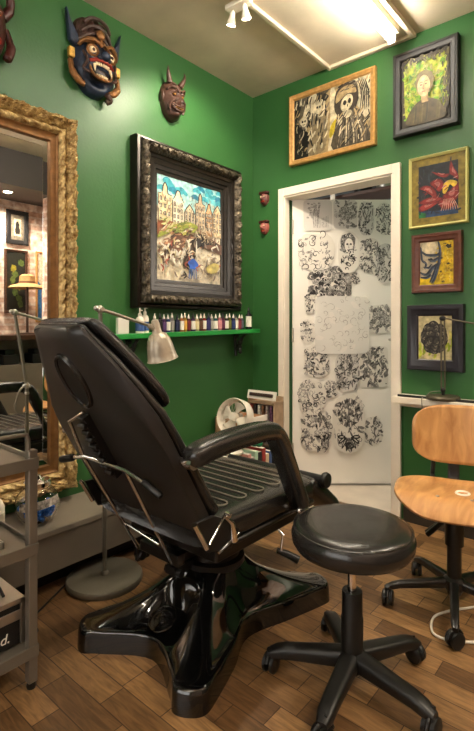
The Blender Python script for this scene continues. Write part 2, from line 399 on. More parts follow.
A.poly(pm(66, 56, 46), [(.56, .62), (.58, .9), (.7, 1), (.82, .98), (.86, .72), (.8, .52), (.66, .46)], 4)
A.poly(SAND, [(.58, .72), (.6, .88), (.7, .95), (.8, .92), (.83, .8), (.72, .82)], 4)
A.ell(CR, .715, .68, .075, .13, rot=-.2); A.poly(CR, [(.67, .55), (.77, .55), (.76, .46), (.69, .45)], 3)
A.ell(BK, .69, .69, .022, .04); A.ell(BK, .75, .7, .02, .04); A.poly(BK, [(.715, .65), (.735, .65), (.725, .6)])
for k in range(7): A.stroke(BK, [(.68+k*.013, .56), (.681+k*.013, .5)], .006, 2)
for k in range(11): A.stroke([CR, GREYP, BK][k % 3], [(.6+k*.034, .02), (.62+k*.03, .2), (.66+k*.018, .44)], .022, 4)
A.hatch([GREYP, SAND, GREYP, CR, INK, pm(98, 86, 68)], 64, .56, .98, .02, .42, .2, .022, 1.2); A.hatch([GREYP, CR, INK, SAND], 26, .84, 1, .4, .98, .16, .025, 1.4); A.hatch([BK, GREYP, pm(90, 80, 62)], 16, .57, .84, .86, .98, .1, .02, .4)
for k in range(5): A.stroke(BK, [(.86+k*.02, .95), (.9+k*.02, .75), (.88+k*.025, .5)], .018, 4)
A.done(t, .013)
# --- portrait on green
t, w, h = picture('large black-framed portrait on acid green in the upper right', 1.068, 1.425, 2.195, 2.672, mat('black_lacquer', srgb(24, 22, 24), .5, noise=.2), flat(.045, .045), .045)
A = Art(w, h, pm(58, 50, 38))
GR, YG = pm(128, 190, 30), pm(190, 200, 60)
A.poly(YG, [(.1, .12), (.06, .5), (.08, .86), (.3, .93), (.6, .9), (.9, .95), (.93, .6), (.9, .2), (.6, .1), (.3, .08)], 3)
for _ in range(60):
    x, y = rnd.uniform(.08, .85), rnd.uniform(.15, .9)
    A.stroke(rnd.choice([GR, YG, GR, pm(160, 176, 60), pm(206, 206, 110), pm(92, 160, 30)]), [(x, y), (x+rnd.uniform(-.1, .1), y+rnd.uniform(-.1, .1)), (x+rnd.uniform(-.1, .1), y+rnd.uniform(-.14, .14))], rnd.uniform(.03, .08), 3)
A.hatch([GR, YG, pm(110, 160, 30), pm(74, 120, 34), pm(170, 170, 90), pm(140, 150, 50), pm(196, 200, 110)], 260, .08, .9, .12, .9, .1, .03)
A.hatch([pm(58, 50, 38), pm(92, 84, 44)], 40, .0, 1, .86, .98, .1, .03); A.hatch([pm(58, 50, 38), pm(92, 84, 44)], 30, .86, .98, .1, .9, .1, .03, 1.5)
A.poly(pm(86, 74, 48), [(.15, .02), (.2, .22), (.4, .34), (.6, .34), (.82, .24), (.9, .02)], 4)
A.ell(pm(112, 98, 50), .5, .6, .2, .17, jit=.1); A.poly(pm(190, 160, 110), [(.44, .3), (.43, .42), (.56, .42), (.58, .3)])
A.ell(pm(222, 196, 146), .48, .54, .13, .155, rot=.1); A.ell(pm(200, 170, 118), .54, .53, .06, .13)
for x in (.43, .53): A.ell(pm(70, 54, 40), x, .56, .026, .01); A.stroke(pm(90, 70, 50), [(x-.03, .59), (x, .6), (x+.03, .59)], .01, 3)
A.stroke(pm(150, 110, 80), [(.48, .56), (.47, .5), (.49, .495)], .012, 3); A.stroke(pm(150, 60, 50), [(.45, .455), (.48, .46), (.52, .455)], .014, 3)
for _ in range(14):
    x = rnd.uniform(.2, .8); A.stroke(rnd.choice([pm(120, 106, 70), pm(96, 88, 50), pm(50, 44, 34)]), [(x, .03), (x+.02, .15), (x+.03, .28)], .02, 3)
A.done(t, .022)
# --- lotus
t, w, h = picture('red lotus painting in pale yellow-green frame beside the door', 1.155, 1.468, 1.664, 2.062, mat('lime_frame', srgb(206, 204, 130), .4), flat(.014, .03), .014)
A = Art(w, h, pm(140, 120, 40))
def q(pts): return [(.13+.74*x, .11+.78*y) for x, y in pts]
A.poly(pm(30, 38, 46), q([(0, 0), (1, 0), (1, 1), (0, 1)]))
A.poly(pm(40, 70, 110), q([(0, 0), (1, 0), (1, .16), (.5, .1), (0, .14)])); A.poly(pm(30, 120, 60), q([(0, 0), (.18, 0), (.2, .08), (0, .12)]))
A.hatch([pm(24, 30, 40), pm(44, 56, 66), pm(60, 50, 60), pm(34, 50, 44)], 60, .14, .84, .12, .84, .14, .03)
RD, PK, DKR = pm(150, 46, 44), pm(196, 112, 106), pm(110, 30, 34)
for pts in ([(.02, .58), (.2, .5), (.5, .3), (.42, .52), (.2, .62)], [(.3, .66), (.55, .7), (.66, .58), (.55, .45), (.4, .55)], [(0, .2), (.2, .28), (.6, .3), (.4, .2), (.1, .12)], [(.0, .3), (.3, .38), (.66, .32), (.45, .26), (.2, .25)],
            [(.35, .86), (.6, .78), (.8, .76), (.7, .7), (.5, .76)], [(.78, .78), (.82, 1), (.9, .86), (1, .72), (1, .62), (.88, .7)], [(.62, .36), (.82, .46), (1, .6), (1, .3), (.8, .22)], [(.5, .28), (.7, .3), (.9, .16), (.7, .1), (.56, .16)]):
    P_ = q(pts); A.poly(DKR, P_, 4); cx = sum(p[0] for p in P_)/len(P_); cy = sum(p[1] for p in P_)/len(P_)
    A.poly(RD, [(cx+(x-cx)*.82, cy+(y-cy)*.82) for x, y in P_], 4); A.poly(PK, [(cx+(x-cx)*.4, cy+.012+(y-cy)*.4) for x, y in P_], 4)
A.poly(pm(236, 196, 60), q([(.62, .44), (.66, .6), (.82, .64), (.98, .58), (.9, .5), (.8, .56), (.74, .46), (.68, .4)]), 4)
A.hatch([PK, RD, DKR, pm(206, 150, 140), pm(40, 40, 50)], 34, .16, .84, .2, .66, .1, .012, .5)
for k in range(8): A.stroke(pm(206, 150, 130), q([(.66+k*.03, .3), (.62+k*.05, .16), (.58+k*.06, .08)]), .012, 3)
A.done(t, .012)
# --- half face
t, w, h = picture('brown-framed painting of a grey half face on bright yellow', 1.172, 1.44, 1.298, 1.625, mat('red_brown_wood', srgb(92, 52, 38), .35, noise=.25, scale=30), flat(.045, .035), .045)
YL, BG = pm(226, 190, 20), pm(86, 96, 108)
A = Art(w, h, YL)
A.poly(pm(196, 180, 150), [(0, .12), (0, 1), (.52, 1), (.58, .8), (.55, .5), (.45, .2), (.2, .15)], 4)
A.hatch([YL, pm(206, 160, 20), pm(240, 214, 90), pm(190, 150, 30)], 80, .5, .97, .02, .95, .12, .03)
A.poly(pm(226, 208, 170), [(.05, .78), (.1, .96), (.45, .97), (.5, .78), (.3, .72)], 4)
A.poly(YL, [(0, 0), (.5, 0), (.36, .12), (0, .16)])
for pts, wd in (([(.02, .82), (.2, .7), (.5, .68), (.6, .74)], .06), ([(.02, .9), (.06, .6), (.18, .5), (.14, .38)], .05), ([(.25, .6), (.4, .55), (.56, .62)], .07), ([(.0, .3), (.2, .24), (.4, .4), (.6, .5)], .07),
                ([(.55, 1), (.6, .8), (.58, .55), (.46, .2), (.36, .02)], .06), ([(.02, .18), (.2, .17), (.34, .24)], .05), ([(.5, .45), (.42, .25), (.3, .05)], .05), ([(.1, .42), (.26, .4), (.36, .48)], .04)):
    A.stroke(pm(38, 44, 60), pts, wd); A.stroke(BG, [(x+.03, y-.02) for x, y in pts], wd*.5)
A.ell(pm(28, 28, 30), .34, .59, .05, .025)
for _ in range(14): x, y = rnd.uniform(.62, .95), rnd.uniform(.05, .95); A.ell(rnd.choice([pm(60, 56, 30), pm(240, 214, 90), pm(206, 160, 20)]), x, y, rnd.uniform(.01, .05), rnd.uniform(.01, .03), jit=.4)
A.ell(pm(50, 46, 30), .86, .86, .08, .05, jit=.4)
A.done(t, .018)
# --- black rose
t, w, h = picture('black-framed painting of a dark rose behind the small lamp', 1.148, 1.45, .868, 1.232, mat('purple_black_frame', srgb(34, 30, 36), .3, noise=.2), flat(.062, .04), .062)
A = Art(w, h, pm(214, 200, 150))
for _ in range(22): x, y = rnd.uniform(0, 1), rnd.uniform(0, .6); A.stroke(rnd.choice([pm(190, 200, 60), pm(150, 170, 40), pm(226, 214, 110)]), [(x, y), (x+.05, y+.08), (x+.02, y+.2)], .06, 3)
def rose(A, cx, cy, r, dark, mid, light, asp=1.0):
    for n, rr, off in ((8, 1, 0), (7, .72, .4), (5, .46, .1), (4, .24, .7)):
        for k in range(n):
            a = 2*PI*k/n+off+rnd.uniform(-.15, .15); x, y = cx+math.cos(a)*r*rr*.68, cy+math.sin(a)*r*rr*.68*asp
            A.ell(dark, x, y, r*.42*(.5+rr*.5), r*.34*asp*(.5+rr*.5), 14, .08, a+PI/2)
            A.ell(mid, x+math.cos(a)*r*.05, y+math.sin(a)*r*.05, r*.32*(.5+rr*.5), r*.2*asp*(.5+rr*.5), 12, .1, a+PI/2)
            A.stroke(light, [(x+math.cos(a+.5)*r*.2, y+math.sin(a+.5)*r*.2*asp), (x+math.cos(a)*r*.27, y+math.sin(a)*r*.27*asp), (x+math.cos(a-.5)*r*.2, y+math.sin(a-.5)*r*.2*asp)], r*.05, 3)
    A.ell(dark, cx, cy, r*.12, r*.12*asp)
rose(A, .48, .5, .42, pm(34, 30, 30), pm(70, 64, 58), pm(150, 140, 120), .9)
A.done(t, .024)
# --- canal houses, deep black and silver frame on the left wall
pr1 = [(0, 0), (0, .045), (.005, .06), (.018, .066), (.026, .052), (.035, .05)]
pr2 = [(.026, .05), (.029, .08), (.036, .09), (.044, .095), (.052, .097), (.06, .095), (.068, .088), (.074, .078), (.078, .066)]
pr3 = [(.078, .066), (.08, .062), (.1, .06), (.103, .054), (.128, .048), (.131, .042), (.15, .036), (.153, .028), (.166, .026), (.172, .024), (.172, .01)]
def carve(s, j, side): return .008*math.sin(s*120+j*1.5)*math.sin(s*47+j*1.1)+.003*math.sin(s*260+j*2.5)
t, w, h = picture('deep carved black and silver framed painting of canal houses', -1.094, -.205, 1.215, 2.175, M_darkframe, pr1, .178, wall='left', fname='outer_moulding')
bm = NB(); sweep_frame(bm, .889, .96, pr2, 220, carve); obj('carved_moulding', bm, M_silverframe, t, ang=60)
bm = NB(); sweep_frame(bm, .889, .96, pr3); obj('inner_moulding', bm, M_darkframe, t)
A = Art(.889-.34, .96-.34, pm(240, 228, 200))
TEAL, WH = pm(60, 160, 176), pm(232, 224, 206)
A.poly(pm(160, 206, 206), [(0, .7), (1, .7), (1, 1), (0, 1)])
for _ in range(26): x, y = rnd.uniform(0, .95), rnd.uniform(.84, .98); A.stroke(rnd.choice([TEAL, TEAL, pm(110, 196, 206), pm(30, 120, 150)]), [(x, y), (x+.06, y+.02), (x+.13, y-.01)], .05, 3)
x = .02
for wd, ht, c, g in ((.2, .86, pm(232, 214, 170), 1), (.17, .83, pm(240, 228, 200), 0), (.17, .74, pm(214, 198, 168), 2), (.16, .85, pm(200, 178, 146), 1), (.12, .78, pm(214, 168, 120), 0), (.16, .8, pm(234, 208, 164), 2)):
    b0 = .5
    tops = {0: [(x+wd, ht-.05), (x+wd*.75, ht), (x+wd*.62, ht+.05), (x+wd*.38, ht+.05), (x+wd*.25, ht), (x, ht-.05)], 1: [(x+wd, ht-.04), (x+wd*.7, ht-.03), (x+wd*.65, ht+.03), (x+wd*.5, ht+.07), (x+wd*.35, ht+.03), (x+wd*.3, ht-.03), (x, ht-.04)], 2: [(x+wd, ht-.06), (x+wd*.5, ht+.04), (x, ht-.06)]}[g]
    A.poly(c, [(x, b0), (x+wd, b0)]+tops)
    A.stroke(INK, [(x+.004, b0), (x+.004, ht-.05)], .014, 2); A.stroke(INK, tops[::-1], .014, 2)
    for r_ in range(4):
        for k in range(3):
            xx = x+wd*(.2+.3*k); yy = b0+.05+r_*(ht-.1-b0)/3.8
            A.poly(INK, [(xx-.014, yy), (xx+.014, yy), (xx+.014, yy+.04), (xx-.014, yy+.04)]); A.poly(WH, [(xx-.005, yy+.004), (xx+.003, yy+.004), (xx+.003, yy+.034), (xx-.005, yy+.034)])
    x += wd+.003
A.hatch([pm(170, 140, 110), pm(236, 224, 200), pm(120, 100, 84), pm(226, 200, 160)], 110, .02, .95, .5, .82, .05, .012, 1.5)
A.poly(pm(150, 90, 60), [(0, .42), (.16, .5), (.34, .54), (.2, .57), (0, .56)], 0)
A.poly(pm(110, 74, 52), [(0, .27), (.1, .36), (.3, .5), (.55, .53), (.8, .48), (1, .42), (1, .32), (.75, .36), (.55, .36), (.5, .24), (.3, .22), (.05, .2)])
A.stroke(pm(150, 160, 60), [(0, .4), (.2, .5), (.45, .57), (.6, .56)], .06); A.stroke(pm(186, 180, 90), [(.02, .44), (.25, .54), (.5, .58)], .02)
A.poly(pm(40, 32, 28), [(.5, .22), (.5, .44), (.56, .5), (.72, .5), (.95, .42), (.7, .4), (.58, .34), (.56, .22)]); A.poly(pm(66, 54, 44), [(.36, .16), (.44, .4), (.54, .42), (.56, .2), (.46, .12)])
A.hatch([pm(150, 110, 84), pm(190, 140, 104), pm(226, 204, 170), pm(236, 220, 190), pm(80, 62, 50)], 90, .02, .5, .22, .5, .1, .02, .5); A.hatch([pm(206, 186, 150), WH, pm(240, 230, 210), pm(214, 196, 164), pm(120, 104, 92)], 120, 0, .95, .02, .3, .09, .018)
A.hatch([pm(150, 160, 60), pm(186, 180, 90), pm(120, 130, 60), pm(200, 196, 140)], 30, .0, .55, .45, .56, .12, .02, .3); A.hatch([pm(120, 90, 70), pm(206, 190, 160), pm(160, 140, 110)], 60, .5, .95, .4, .54, .07, .015)
for _ in range(46):
    x, y = rnd.uniform(.03, .95), rnd.uniform(.03, .36); A.stroke(rnd.choice([WH, WH, INK, pm(206, 190, 140), pm(150, 130, 110), pm(170, 90, 70)]), [(x, y), (x+rnd.uniform(-.03, .03), y+.03), (x+rnd.uniform(-.05, .05), y+.06)], .02, 3)
A.ell(pm(40, 96, 200), .51, .185, .075, .05, 14, .2)
for k in range(4): A.stroke(pm(70, 120, 190), [(.46+.03*k, .15), (.45+.035*k, .08), (.44+.04*k, .03)], .012, 3)
A.stroke(WH, [(.56, .42), (.56, .3), (.57, .22)], .02); A.stroke(BK, [(.36, .1), (.4, .06), (.36, .03)], .02)
A.poly(pm(214, 196, 110), [(.72, .16), (.84, .22), (.94, .2), (.88, .12), (.76, .11)], 3)
A.done(t, .02)

# ------------------------------------------------------------------ gilt mirror on the left wall
MW, MH = 1.45, 1.80
t = thing('wall_mirror', 'huge gilt carved mirror leaning its frame on the left wall', 'mirror', (.002, -1.45-MW/2, .325+MH/2), PI/2)
def scroll(s, j, side):
    return .012*math.sin(s*70+1.4*math.sin(j*1.2))*math.sin(j*.9+.6)+.006*math.sin(s*160+j*2.2)+.003*math.sin(s*311+j*5)
prA = [(0, 0), (0, .045)]+[(.004+.054*i/12, .05+.028*math.sin(PI*i/12)) for i in range(13)]+[(.06, .04)]
bm = NB(); sweep_frame(bm, MW, MH, prA, 260, scroll); obj('outer_carving', bm, M_gold, t, ang=60)
def rope(s, j, side): return .006*math.sin(s*105+j*.9)
prB = [(.058, .03)]+[(.059+.032*i/8, .04+.02*math.sin(PI*i/8)) for i in range(9)]+[(.092, .03)]
bm = NB(); sweep_frame(bm, MW, MH, prB, 260, rope); obj('rope_moulding', bm, M_gold, t, ang=60)
prC = [(.091, .02), (.092, .038), (.096, .04), (.101, .036), (.106, .033), (.119, .03), (.124, .032), (.129, .03), (.13, .012)]
bm = NB(); sweep_frame(bm, MW, MH, prC); obj('inner_moulding', bm, M_goldp, t)
bm = NB(); g = .125
bx(bm, -MW/2+g, MW/2-g, -.016, -.002, -MH/2+g, MH/2-g); obj('mirror_glass', bm, M_mirror, t, smooth=False)
# bevelled strip of the glass
bm = NB(); prD = [(g+.004, .0162), (g+.034, .0172), (g+.0345, .0162)]; sweep_frame(bm, MW, MH, prD); obj('glass_bevel', bm, M_mirror, t, smooth=False)

# ------------------------------------------------------------------ masks
def face_mesh(bm, w, h, depth, fn=None, nu=28, nv=36, mi=0):
    # domed face: u across, v up; fn(u,v) adds relief
    rows = []
    for i in range(nv+1):
        v = -1+2*i/nv; hw = math.sqrt(max(0, 1-abs(v)**2.6))*(.78+.22*math.cos((v-.25)*1.3))
        row = []
        for j in range(nu+1):
            u = -1+2*j/nu; x = u*hw
            d = depth*math.sqrt(max(0, 1-abs(u)**2.2))*math.sqrt(max(0.0, 1-abs(v)**3))
            if fn: d += fn(x, v)*min(1, (1-abs(u))*6)*min(1, (1-abs(v))*6)
            row.append((x*w/2, -max(0, d), v*h/2))
        rows.append(row)
    vs = [[bm.verts.new(p) for p in r] for r in rows]
    for i in range(nv):
        for j in range(nu): bm.faces.new((vs[i][j], vs[i][j+1], vs[i+1][j+1], vs[i+1][j])).material_index = mi
    bmesh.ops.remove_doubles(bm, verts=bm.verts, dist=1e-5)
def gauss(x, y, cx, cy, sx, sy): return math.exp(-((x-cx)/sx)**2-((y-cy)/sy)**2)
def blob(bm, c, r, seg=12, mi=0):
    g_ = bmesh.ops.create_uvsphere(bm, u_segments=seg, v_segments=max(6, seg*2//3), radius=1)
    bmesh.ops.transform(bm, matrix=Matrix.Translation(c) @ Matrix.Diagonal((*(r if isinstance(r, (tuple, list)) else (r, r, r)), 1)), verts=g_['verts'])
M_mblue = mat('mask_blue', srgb(34, 46, 66), .4, noise=.35, scale=30, bump=.3, bscale=60)
M_mgold = mat('mask_gold', srgb(128, 86, 46), .4, metal=.4, noise=.35, scale=60, bump=.5, bscale=90)
M_mbrown = mat('mask_brown', srgb(64, 42, 34), .45, noise=.3, scale=30, bump=.3, bscale=70)
M_mdark = mat('mask_oxblood', srgb(64, 24, 20), .35, noise=.3, scale=25, bump=.3, bscale=60)
M_ivory = mat('ivory', srgb(222, 200, 160), .4); M_mred = mat('mask_red', srgb(150, 46, 34), .4)
# blue demon mask
t = thing('carved_mask', 'large blue and gold demon mask with open fanged mouth', 'mask', (0, -1.335, 2.475), PI/2)
bm = NB(); face_mesh(bm, .27, .32, .10, lambda x, v: .035*gauss(x, v, 0, .02, .22, .25)+.03*(gauss(x, v, -.42, .3, .25, .2)+gauss(x, v, .42, .3, .25, .2))+.025*(gauss(x, v, -.5, -.15, .25, .3)+gauss(x, v, .5, -.15, .25, .3))-.06*gauss(x, v, 0, -.5, .42, .18))
bmesh.ops.transform(bm, matrix=Matrix.Translation((0, 0, -.04)), verts=bm.verts); obj('face', bm, M_mblue, t)
for sx in (-1, 1):
    bm = NB(); lathe(bm, [(.034, 0), (.036, .01), (.028, .016), (.02, .01)], 20, axis_matrix((sx*.055, -.106, 0.012), (sx*.25, -1, .1)), cap=True); obj('eye_rim', bm, M_mgold, t)
    bm = NB(); blob(bm, (sx*.055, -.112, .012), (.022, .016, .022)); e = obj('eye', bm, M_ivory, t)
    bm = NB(); blob(bm, (sx*.057, -.126, .012), (.009, .006, .009)); obj('pupil', bm, M_mbrown, e)
    bm = NB(); tube(bm, smooth_pts([(sx*.012, -.135, .04), (sx*.05, -.125, .065), (sx*.1, -.09, .055), (sx*.115, -.065, .03)]), [.010]*6+[.014]*6+[.011]*6+[.008], 8); obj('eyebrow', bm, M_mgold, t)
    bm = NB(); prism(bm, [(sx*.10, 0, .02), (sx*.15, 0, .06), (sx*.170, 0, .225), (sx*.145, 0, .16), (sx*.10, 0, .09)], (0, -.004, 0), (0, -.045, 0)); obj('ear_plume', bm, M_mblue, t, bevel=.008)
    bm = NB(); box(bm, (sx*.142, -.035, -.01), (.034, .03, .055)); obj('ear_ornament', bm, mat('mask_bright_gold', srgb(206, 160, 76), .4, metal=.4, noise=.3, scale=90, bump=.4), t, bevel=.006)
    bm = NB(); tube(bm, smooth_pts([(sx*.145, -.03, -.05), (sx*.14, -.045, -.11), (sx*.1, -.055, -.155), (sx*.075, -.06, -.16)]), [.016]*6+[.02]*6+[.016]*6+[.01], 10); obj('jaw_scroll', bm, M_mgold, t)
    bm = NB(); tube(bm, smooth_pts([(sx*.1, -.085, .0), (sx*.085, -.11, -.05), (sx*.1, -.09, -.09), (sx*.07, -.11, -.11)]), .008, 8); obj('cheek_swirl', bm, M_mbrown, t)
    bm = NB(); lathe(bm, [(.009, 0), (.007, .02), (.0005, .045)], 10, axis_matrix((sx*.048, -.118, -.06), (sx*.1, -.25, -1)), cap=True); obj('fang', bm, M_ivory, t)
bm = NB(); blob(bm, (0, -.15, -.012), (.03, .03, .026)); blob(bm, (-.024, -.135, -.022), (.018, .02, .016)); blob(bm, (.024, -.135, -.022), (.018, .02, .016)); obj('nose', bm, M_mblue, t)
bm = NB(); tube(bm, smooth_pts([(-.07, -.105, -.045), (-.035, -.13, -.034), (0, -.14, -.036), (.035, -.13, -.034), (.07, -.105, -.045)]), .010, 8); obj('upper_lip', bm, M_mred, t)
bm = NB(); tube(bm, smooth_pts([(-.07, -.10, -.05), (-.06, -.11, -.10), (-.03, -.122, -.125), (0, -.128, -.13), (.03, -.122, -.125), (.06, -.11, -.10), (.07, -.10, -.05)]), .008, 8); obj('lower_lip', bm, M_mgold, t)
bm = NB(); blob(bm, (0, -.082, -.085), (.062, .03, .042)); obj('mouth_cavity', bm, mat('mouth_dark', srgb(30, 12, 10), .4), t)
bm = NB()
for k in range(7): box(bm, (-.036+.012*k, -.128+abs(k-3)*.0035, -.052), (.0105, .012, .018))
obj('upper_teeth', bm, M_ivory, t, bevel=.002)
bm = NB()
for k in range(6): box(bm, (-.03+.012*k, -.122+abs(k-2.5)*.003, -.112), (.0105, .012, .013))
obj('lower_teeth', bm, M_ivory, t, bevel=.002)
bm = NB(); face_mesh(bm, .24, .22, .06, lambda x, v: .02*math.sin(x*18)*.5, 24, 20); bmesh.ops.transform(bm, matrix=Matrix.Translation((0, 0, .13)), verts=bm.verts)
for k in range(3): tube(bm, smooth_pts([(-.1+.01*k, -.035-.012*k, .08+.045*k), (-.05, -.06-.008*k, .12+.04*k), (0, -.07-.006*k, .13+.04*k), (.05, -.06-.008*k, .12+.04*k), (.1-.01*k, -.035-.012*k, .08+.045*k)]), .011, 8)
obj('headdress', bm, M_mbrown, t)
bm = NB()
for k in range(7): blob(bm, (-.06+.02*k, -.10+abs(k-3)*.008, .085-abs(k-3)*.006), (.013, .012, .014), 10)
blob(bm, (0, -.1, .12), (.028, .018, .026)); obj('diadem', bm, M_mgold, t)
bm = NB(); tube(bm, smooth_pts([(.06, -.06, -.17), (.09, -.05, -.19), (.07, -.04, -.205)]), .016, 8); obj('chin_tassel', bm, M_mbrown, t)
t.scale = (.94, .82, .93)
# horned brown mask
t = thing('carved_mask', 'small brown horned demon mask above the canal houses painting', 'mask', (0, -.80, 2.49), PI/2)
bm = NB(); face_mesh(bm, .17, .24, .075, lambda x, v: .03*gauss(x, v, 0, -.02, .14, .22)+.018*(gauss(x, v, -.4, .28, .24, .13)+gauss(x, v, .4, .28, .24, .13))+.018*(gauss(x, v, -.5, -.15, .2, .25)+gauss(x, v, .5, -.15, .2, .25))-.045*gauss(x, v, 0, -.45, .38, .09)-.022*(gauss(x, v, -.36, .12, .16, .07)+gauss(x, v, .36, .12, .16, .07))+.02*gauss(x, v, 0, -.75, .3, .15), 34, 44)
bmesh.ops.transform(bm, matrix=Matrix.Translation((0, 0, -.03)), verts=bm.verts); obj('face', bm, M_mbrown, t)
for sx in (-1, 1):
    bm = NB(); pts = smooth_pts([(sx*.042, -.045, .065), (sx*.060, -.056, .10), (sx*.066, -.06, .13), (sx*.062, -.056, .152)]); n = len(pts)
    tube(bm, pts, [.019*(1-.94*i/(n-1)) for i in range(n)], 12); obj('horn', bm, M_mbrown, t)
    bm = NB(); blob(bm, (sx*.03, -.076, -.014), (.011, .008, .006)); obj('eye', bm, mat('old_brass', srgb(150, 110, 60), .35, metal=.6), t)
    bm = NB(); tube(bm, smooth_pts([(sx*.008, -.092, .004), (sx*.03, -.09, .02), (sx*.052, -.07, .024), (sx*.066, -.05, .012)]), [.006]*6+[.009]*6+[.007]*6+[.004], 8); tube(bm, smooth_pts([(sx*.018, -.098, -.04), (sx*.04, -.086, -.05), (sx*.056, -.064, -.08), (sx*.05, -.055, -.105)]), [.005]*6+[.008]*6+[.008]*6+[.004], 8); tube(bm, smooth_pts([(sx*.01, -.07, .05), (sx*.03, -.066, .056), (sx*.045, -.056, .05)]), .004, 6); obj('wrinkle', bm, M_mbrown, t)
    bm = NB(); blob(bm, (sx*.078, -.02, -.02), (.012, .018, .032)); obj('ear', bm, M_mbrown, t)
bm = NB(); tube(bm, smooth_pts([(-.042, -.072, -.07), (-.02, -.088, -.082), (.02, -.088, -.082), (.042, -.072, -.07)]), .006, 8); tube(bm, smooth_pts([(-.042, -.07, -.074), (-.02, -.082, -.1), (.02, -.082, -.1), (.042, -.07, -.074)]), .006, 8); obj('lips', bm, M_mbrown, t)
bm = NB()
for k in range(6): box(bm, (-.025+.01*k, -.083, -.088), (.008, .01, .009))
obj('teeth', bm, mat('old_brass', (.3, .2, .1)), t, bevel=.001)
# dark red mask at the left edge
t = thing('carved_mask', 'dark red carved mask above the gilt mirror, cut by the photo edge', 'mask', (0, -1.90, 2.40), PI/2)
bm = NB(); face_mesh(bm, .24, .36, .1, lambda x, v: .05*gauss(x, v, 0, .05, .22, .3)+.03*(gauss(x, v, -.4, .35, .3, .15)+gauss(x, v, .4, .35, .3, .15))-.04*gauss(x, v, 0, -.4, .4, .1)); obj('face', bm, M_mdark, t)
for sx in (-1, 1):
    bm = NB(); blob(bm, (sx*.05, -.10, .045), (.022, .014, .016)); obj('eye', bm, mat('mask_eye', srgb(120, 70, 50), .2), t)
    bm = NB(); tube(bm, smooth_pts([(sx*.1, -.03, .07), (sx*.128, -.04, .12), (sx*.118, -.05, .18), (sx*.09, -.05, .2)]), [.022]*6+[.018]*6+[.012]*6+[.006], 10); obj('horn', bm, M_mdark, t)
    bm = NB(); tube(bm, smooth_pts([(sx*.11, -.03, .02), (sx*.132, -.04, -.05), (sx*.11, -.05, -.12)]), [.016]*6+[.02]*6+[.012], 10); obj('ear', bm, M_mdark, t)
bm = NB(); blob(bm, (0, -.15, -.01), (.035, .03, .035)); obj('nose', bm, M_mdark, t)
bm = NB(); tube(bm, smooth_pts([(-.06, -.09, -.07), (0, -.12, -.06), (.06, -.09, -.07)]), .012, 8); tube(bm, smooth_pts([(-.06, -.09, -.075), (0, -.11, -.1), (.06, -.09, -.075)]), .012, 8); obj('lips', bm, M_mred, t)
# two tiny masks by the corner
def tiny_mask(z, label, m, kind):
    t = thing('miniature_mask', label, 'mask', (.112, .001, z), 0, 'tiny masks between corner and door')
    bm = NB(); face_mesh(bm, .075, .095, .035, lambda x, v: .016*gauss(x, v, 0, 0, .2, .3)-.012*gauss(x, v, 0, -.5, .35, .13), 18, 22); obj('face', bm, m, t)
    bm = NB(); bx(bm, -.04, .04, -.03, -.002, .03, .052); obj('hat', bm, M_mdark, t, bevel=.006)
    for sx in (-1, 1):
        bm = NB(); blob(bm, (sx*.015, -.036, .012), (.006, .004, .005), 8); obj('eye', bm, M_ivory, t)
    bm = NB(); blob(bm, (0, -.05, -.004), (.008, .009, .009), 8); obj('nose', bm, m, t)
    bm = NB(); tube(bm, [(-.016, -.034, -.024), (0, -.038, -.027 if kind else -.022), (.016, -.034, -.024)], .004, 6); obj('mouth', bm, M_mred, t)
tiny_mask(2.018, 'tiny dark reddish mask left of the door, upper of two', mat('tiny_mask_skin', srgb(106, 62, 56), .5, noise=.3, scale=60), 0)
tiny_mask(1.812, 'tiny red and white faced mask left of the door, lower of two', mat('tiny_mask_skin_b', srgb(150, 84, 74), .5, noise=.5, scale=60), 1)

# ------------------------------------------------------------------ shelf with ink bottles
t = thing('wall_shelf', 'green painted shelf of ink bottles below the canal houses', 'shelf', (0, -.68, 1.068), PI/2)
t.rotation_euler = (0, R(-1.0), PI/2)
bm = NB(); bx(bm, -.62, .62, -.115, -.001, -.014, .014)
obj('shelf_board', bm, mat('bright_green_shelf', srgb(36, 140, 60), .35), t, bevel=.003)
for x in (-.44, .47):
    bm = NB(); tube(bm, smooth_pts([(x, -.008, -.015), (x, -.01, -.1), (x, -.016, -.17)]), .011, 8)
    tube(bm, smooth_pts([(x, -.1, -.022), (x, -.075, -.045), (x, -.06, -.085), (x, -.03, -.1), (x, -.012, -.15)]), .009, 8)
    for k in range(7): a = k*.9; blob(bm, (x+.016*math.sin(k*2.1), -.03-.03*abs(math.sin(a)), -.035-.018*k), (.015, .014, .013), 8)
    bx(bm, x-.025, x+.025, -.1, -.002, -.02, -.0145)
    obj('bracket', bm, mat('black_iron', srgb(24, 26, 22), .5), t)
def on_shelf(s, d): return (d, -.68+s, 1.0822+math.tan(R(1.0))*s)
BOTC = [('white', (226, 220, 206)), ('black', (34, 30, 32)), ('violet', (90, 60, 110)), ('blue', (50, 74, 140)), ('grey', (150, 146, 140)), ('navy', (30, 36, 70)), ('orange', (206, 120, 50)), ('amber', (214, 160, 70)),
        ('maroon', (110, 36, 44)), ('purple', (80, 50, 96)), ('cream', (224, 206, 160)), ('brown', (96, 62, 44)), ('red', (160, 44, 44)), ('indigo', (52, 48, 104)), ('silver', (176, 170, 160)), ('teal', (40, 110, 116)), ('pink', (206, 136, 140)),
        ('plum', (96, 42, 74)), ('charcoal', (56, 52, 52)), ('olive', (110, 110, 50)), ('dark blue', (34, 50, 104)), ('ivory', (232, 222, 196)), ('wine', (122, 40, 56)), ('slate', (90, 96, 106))]
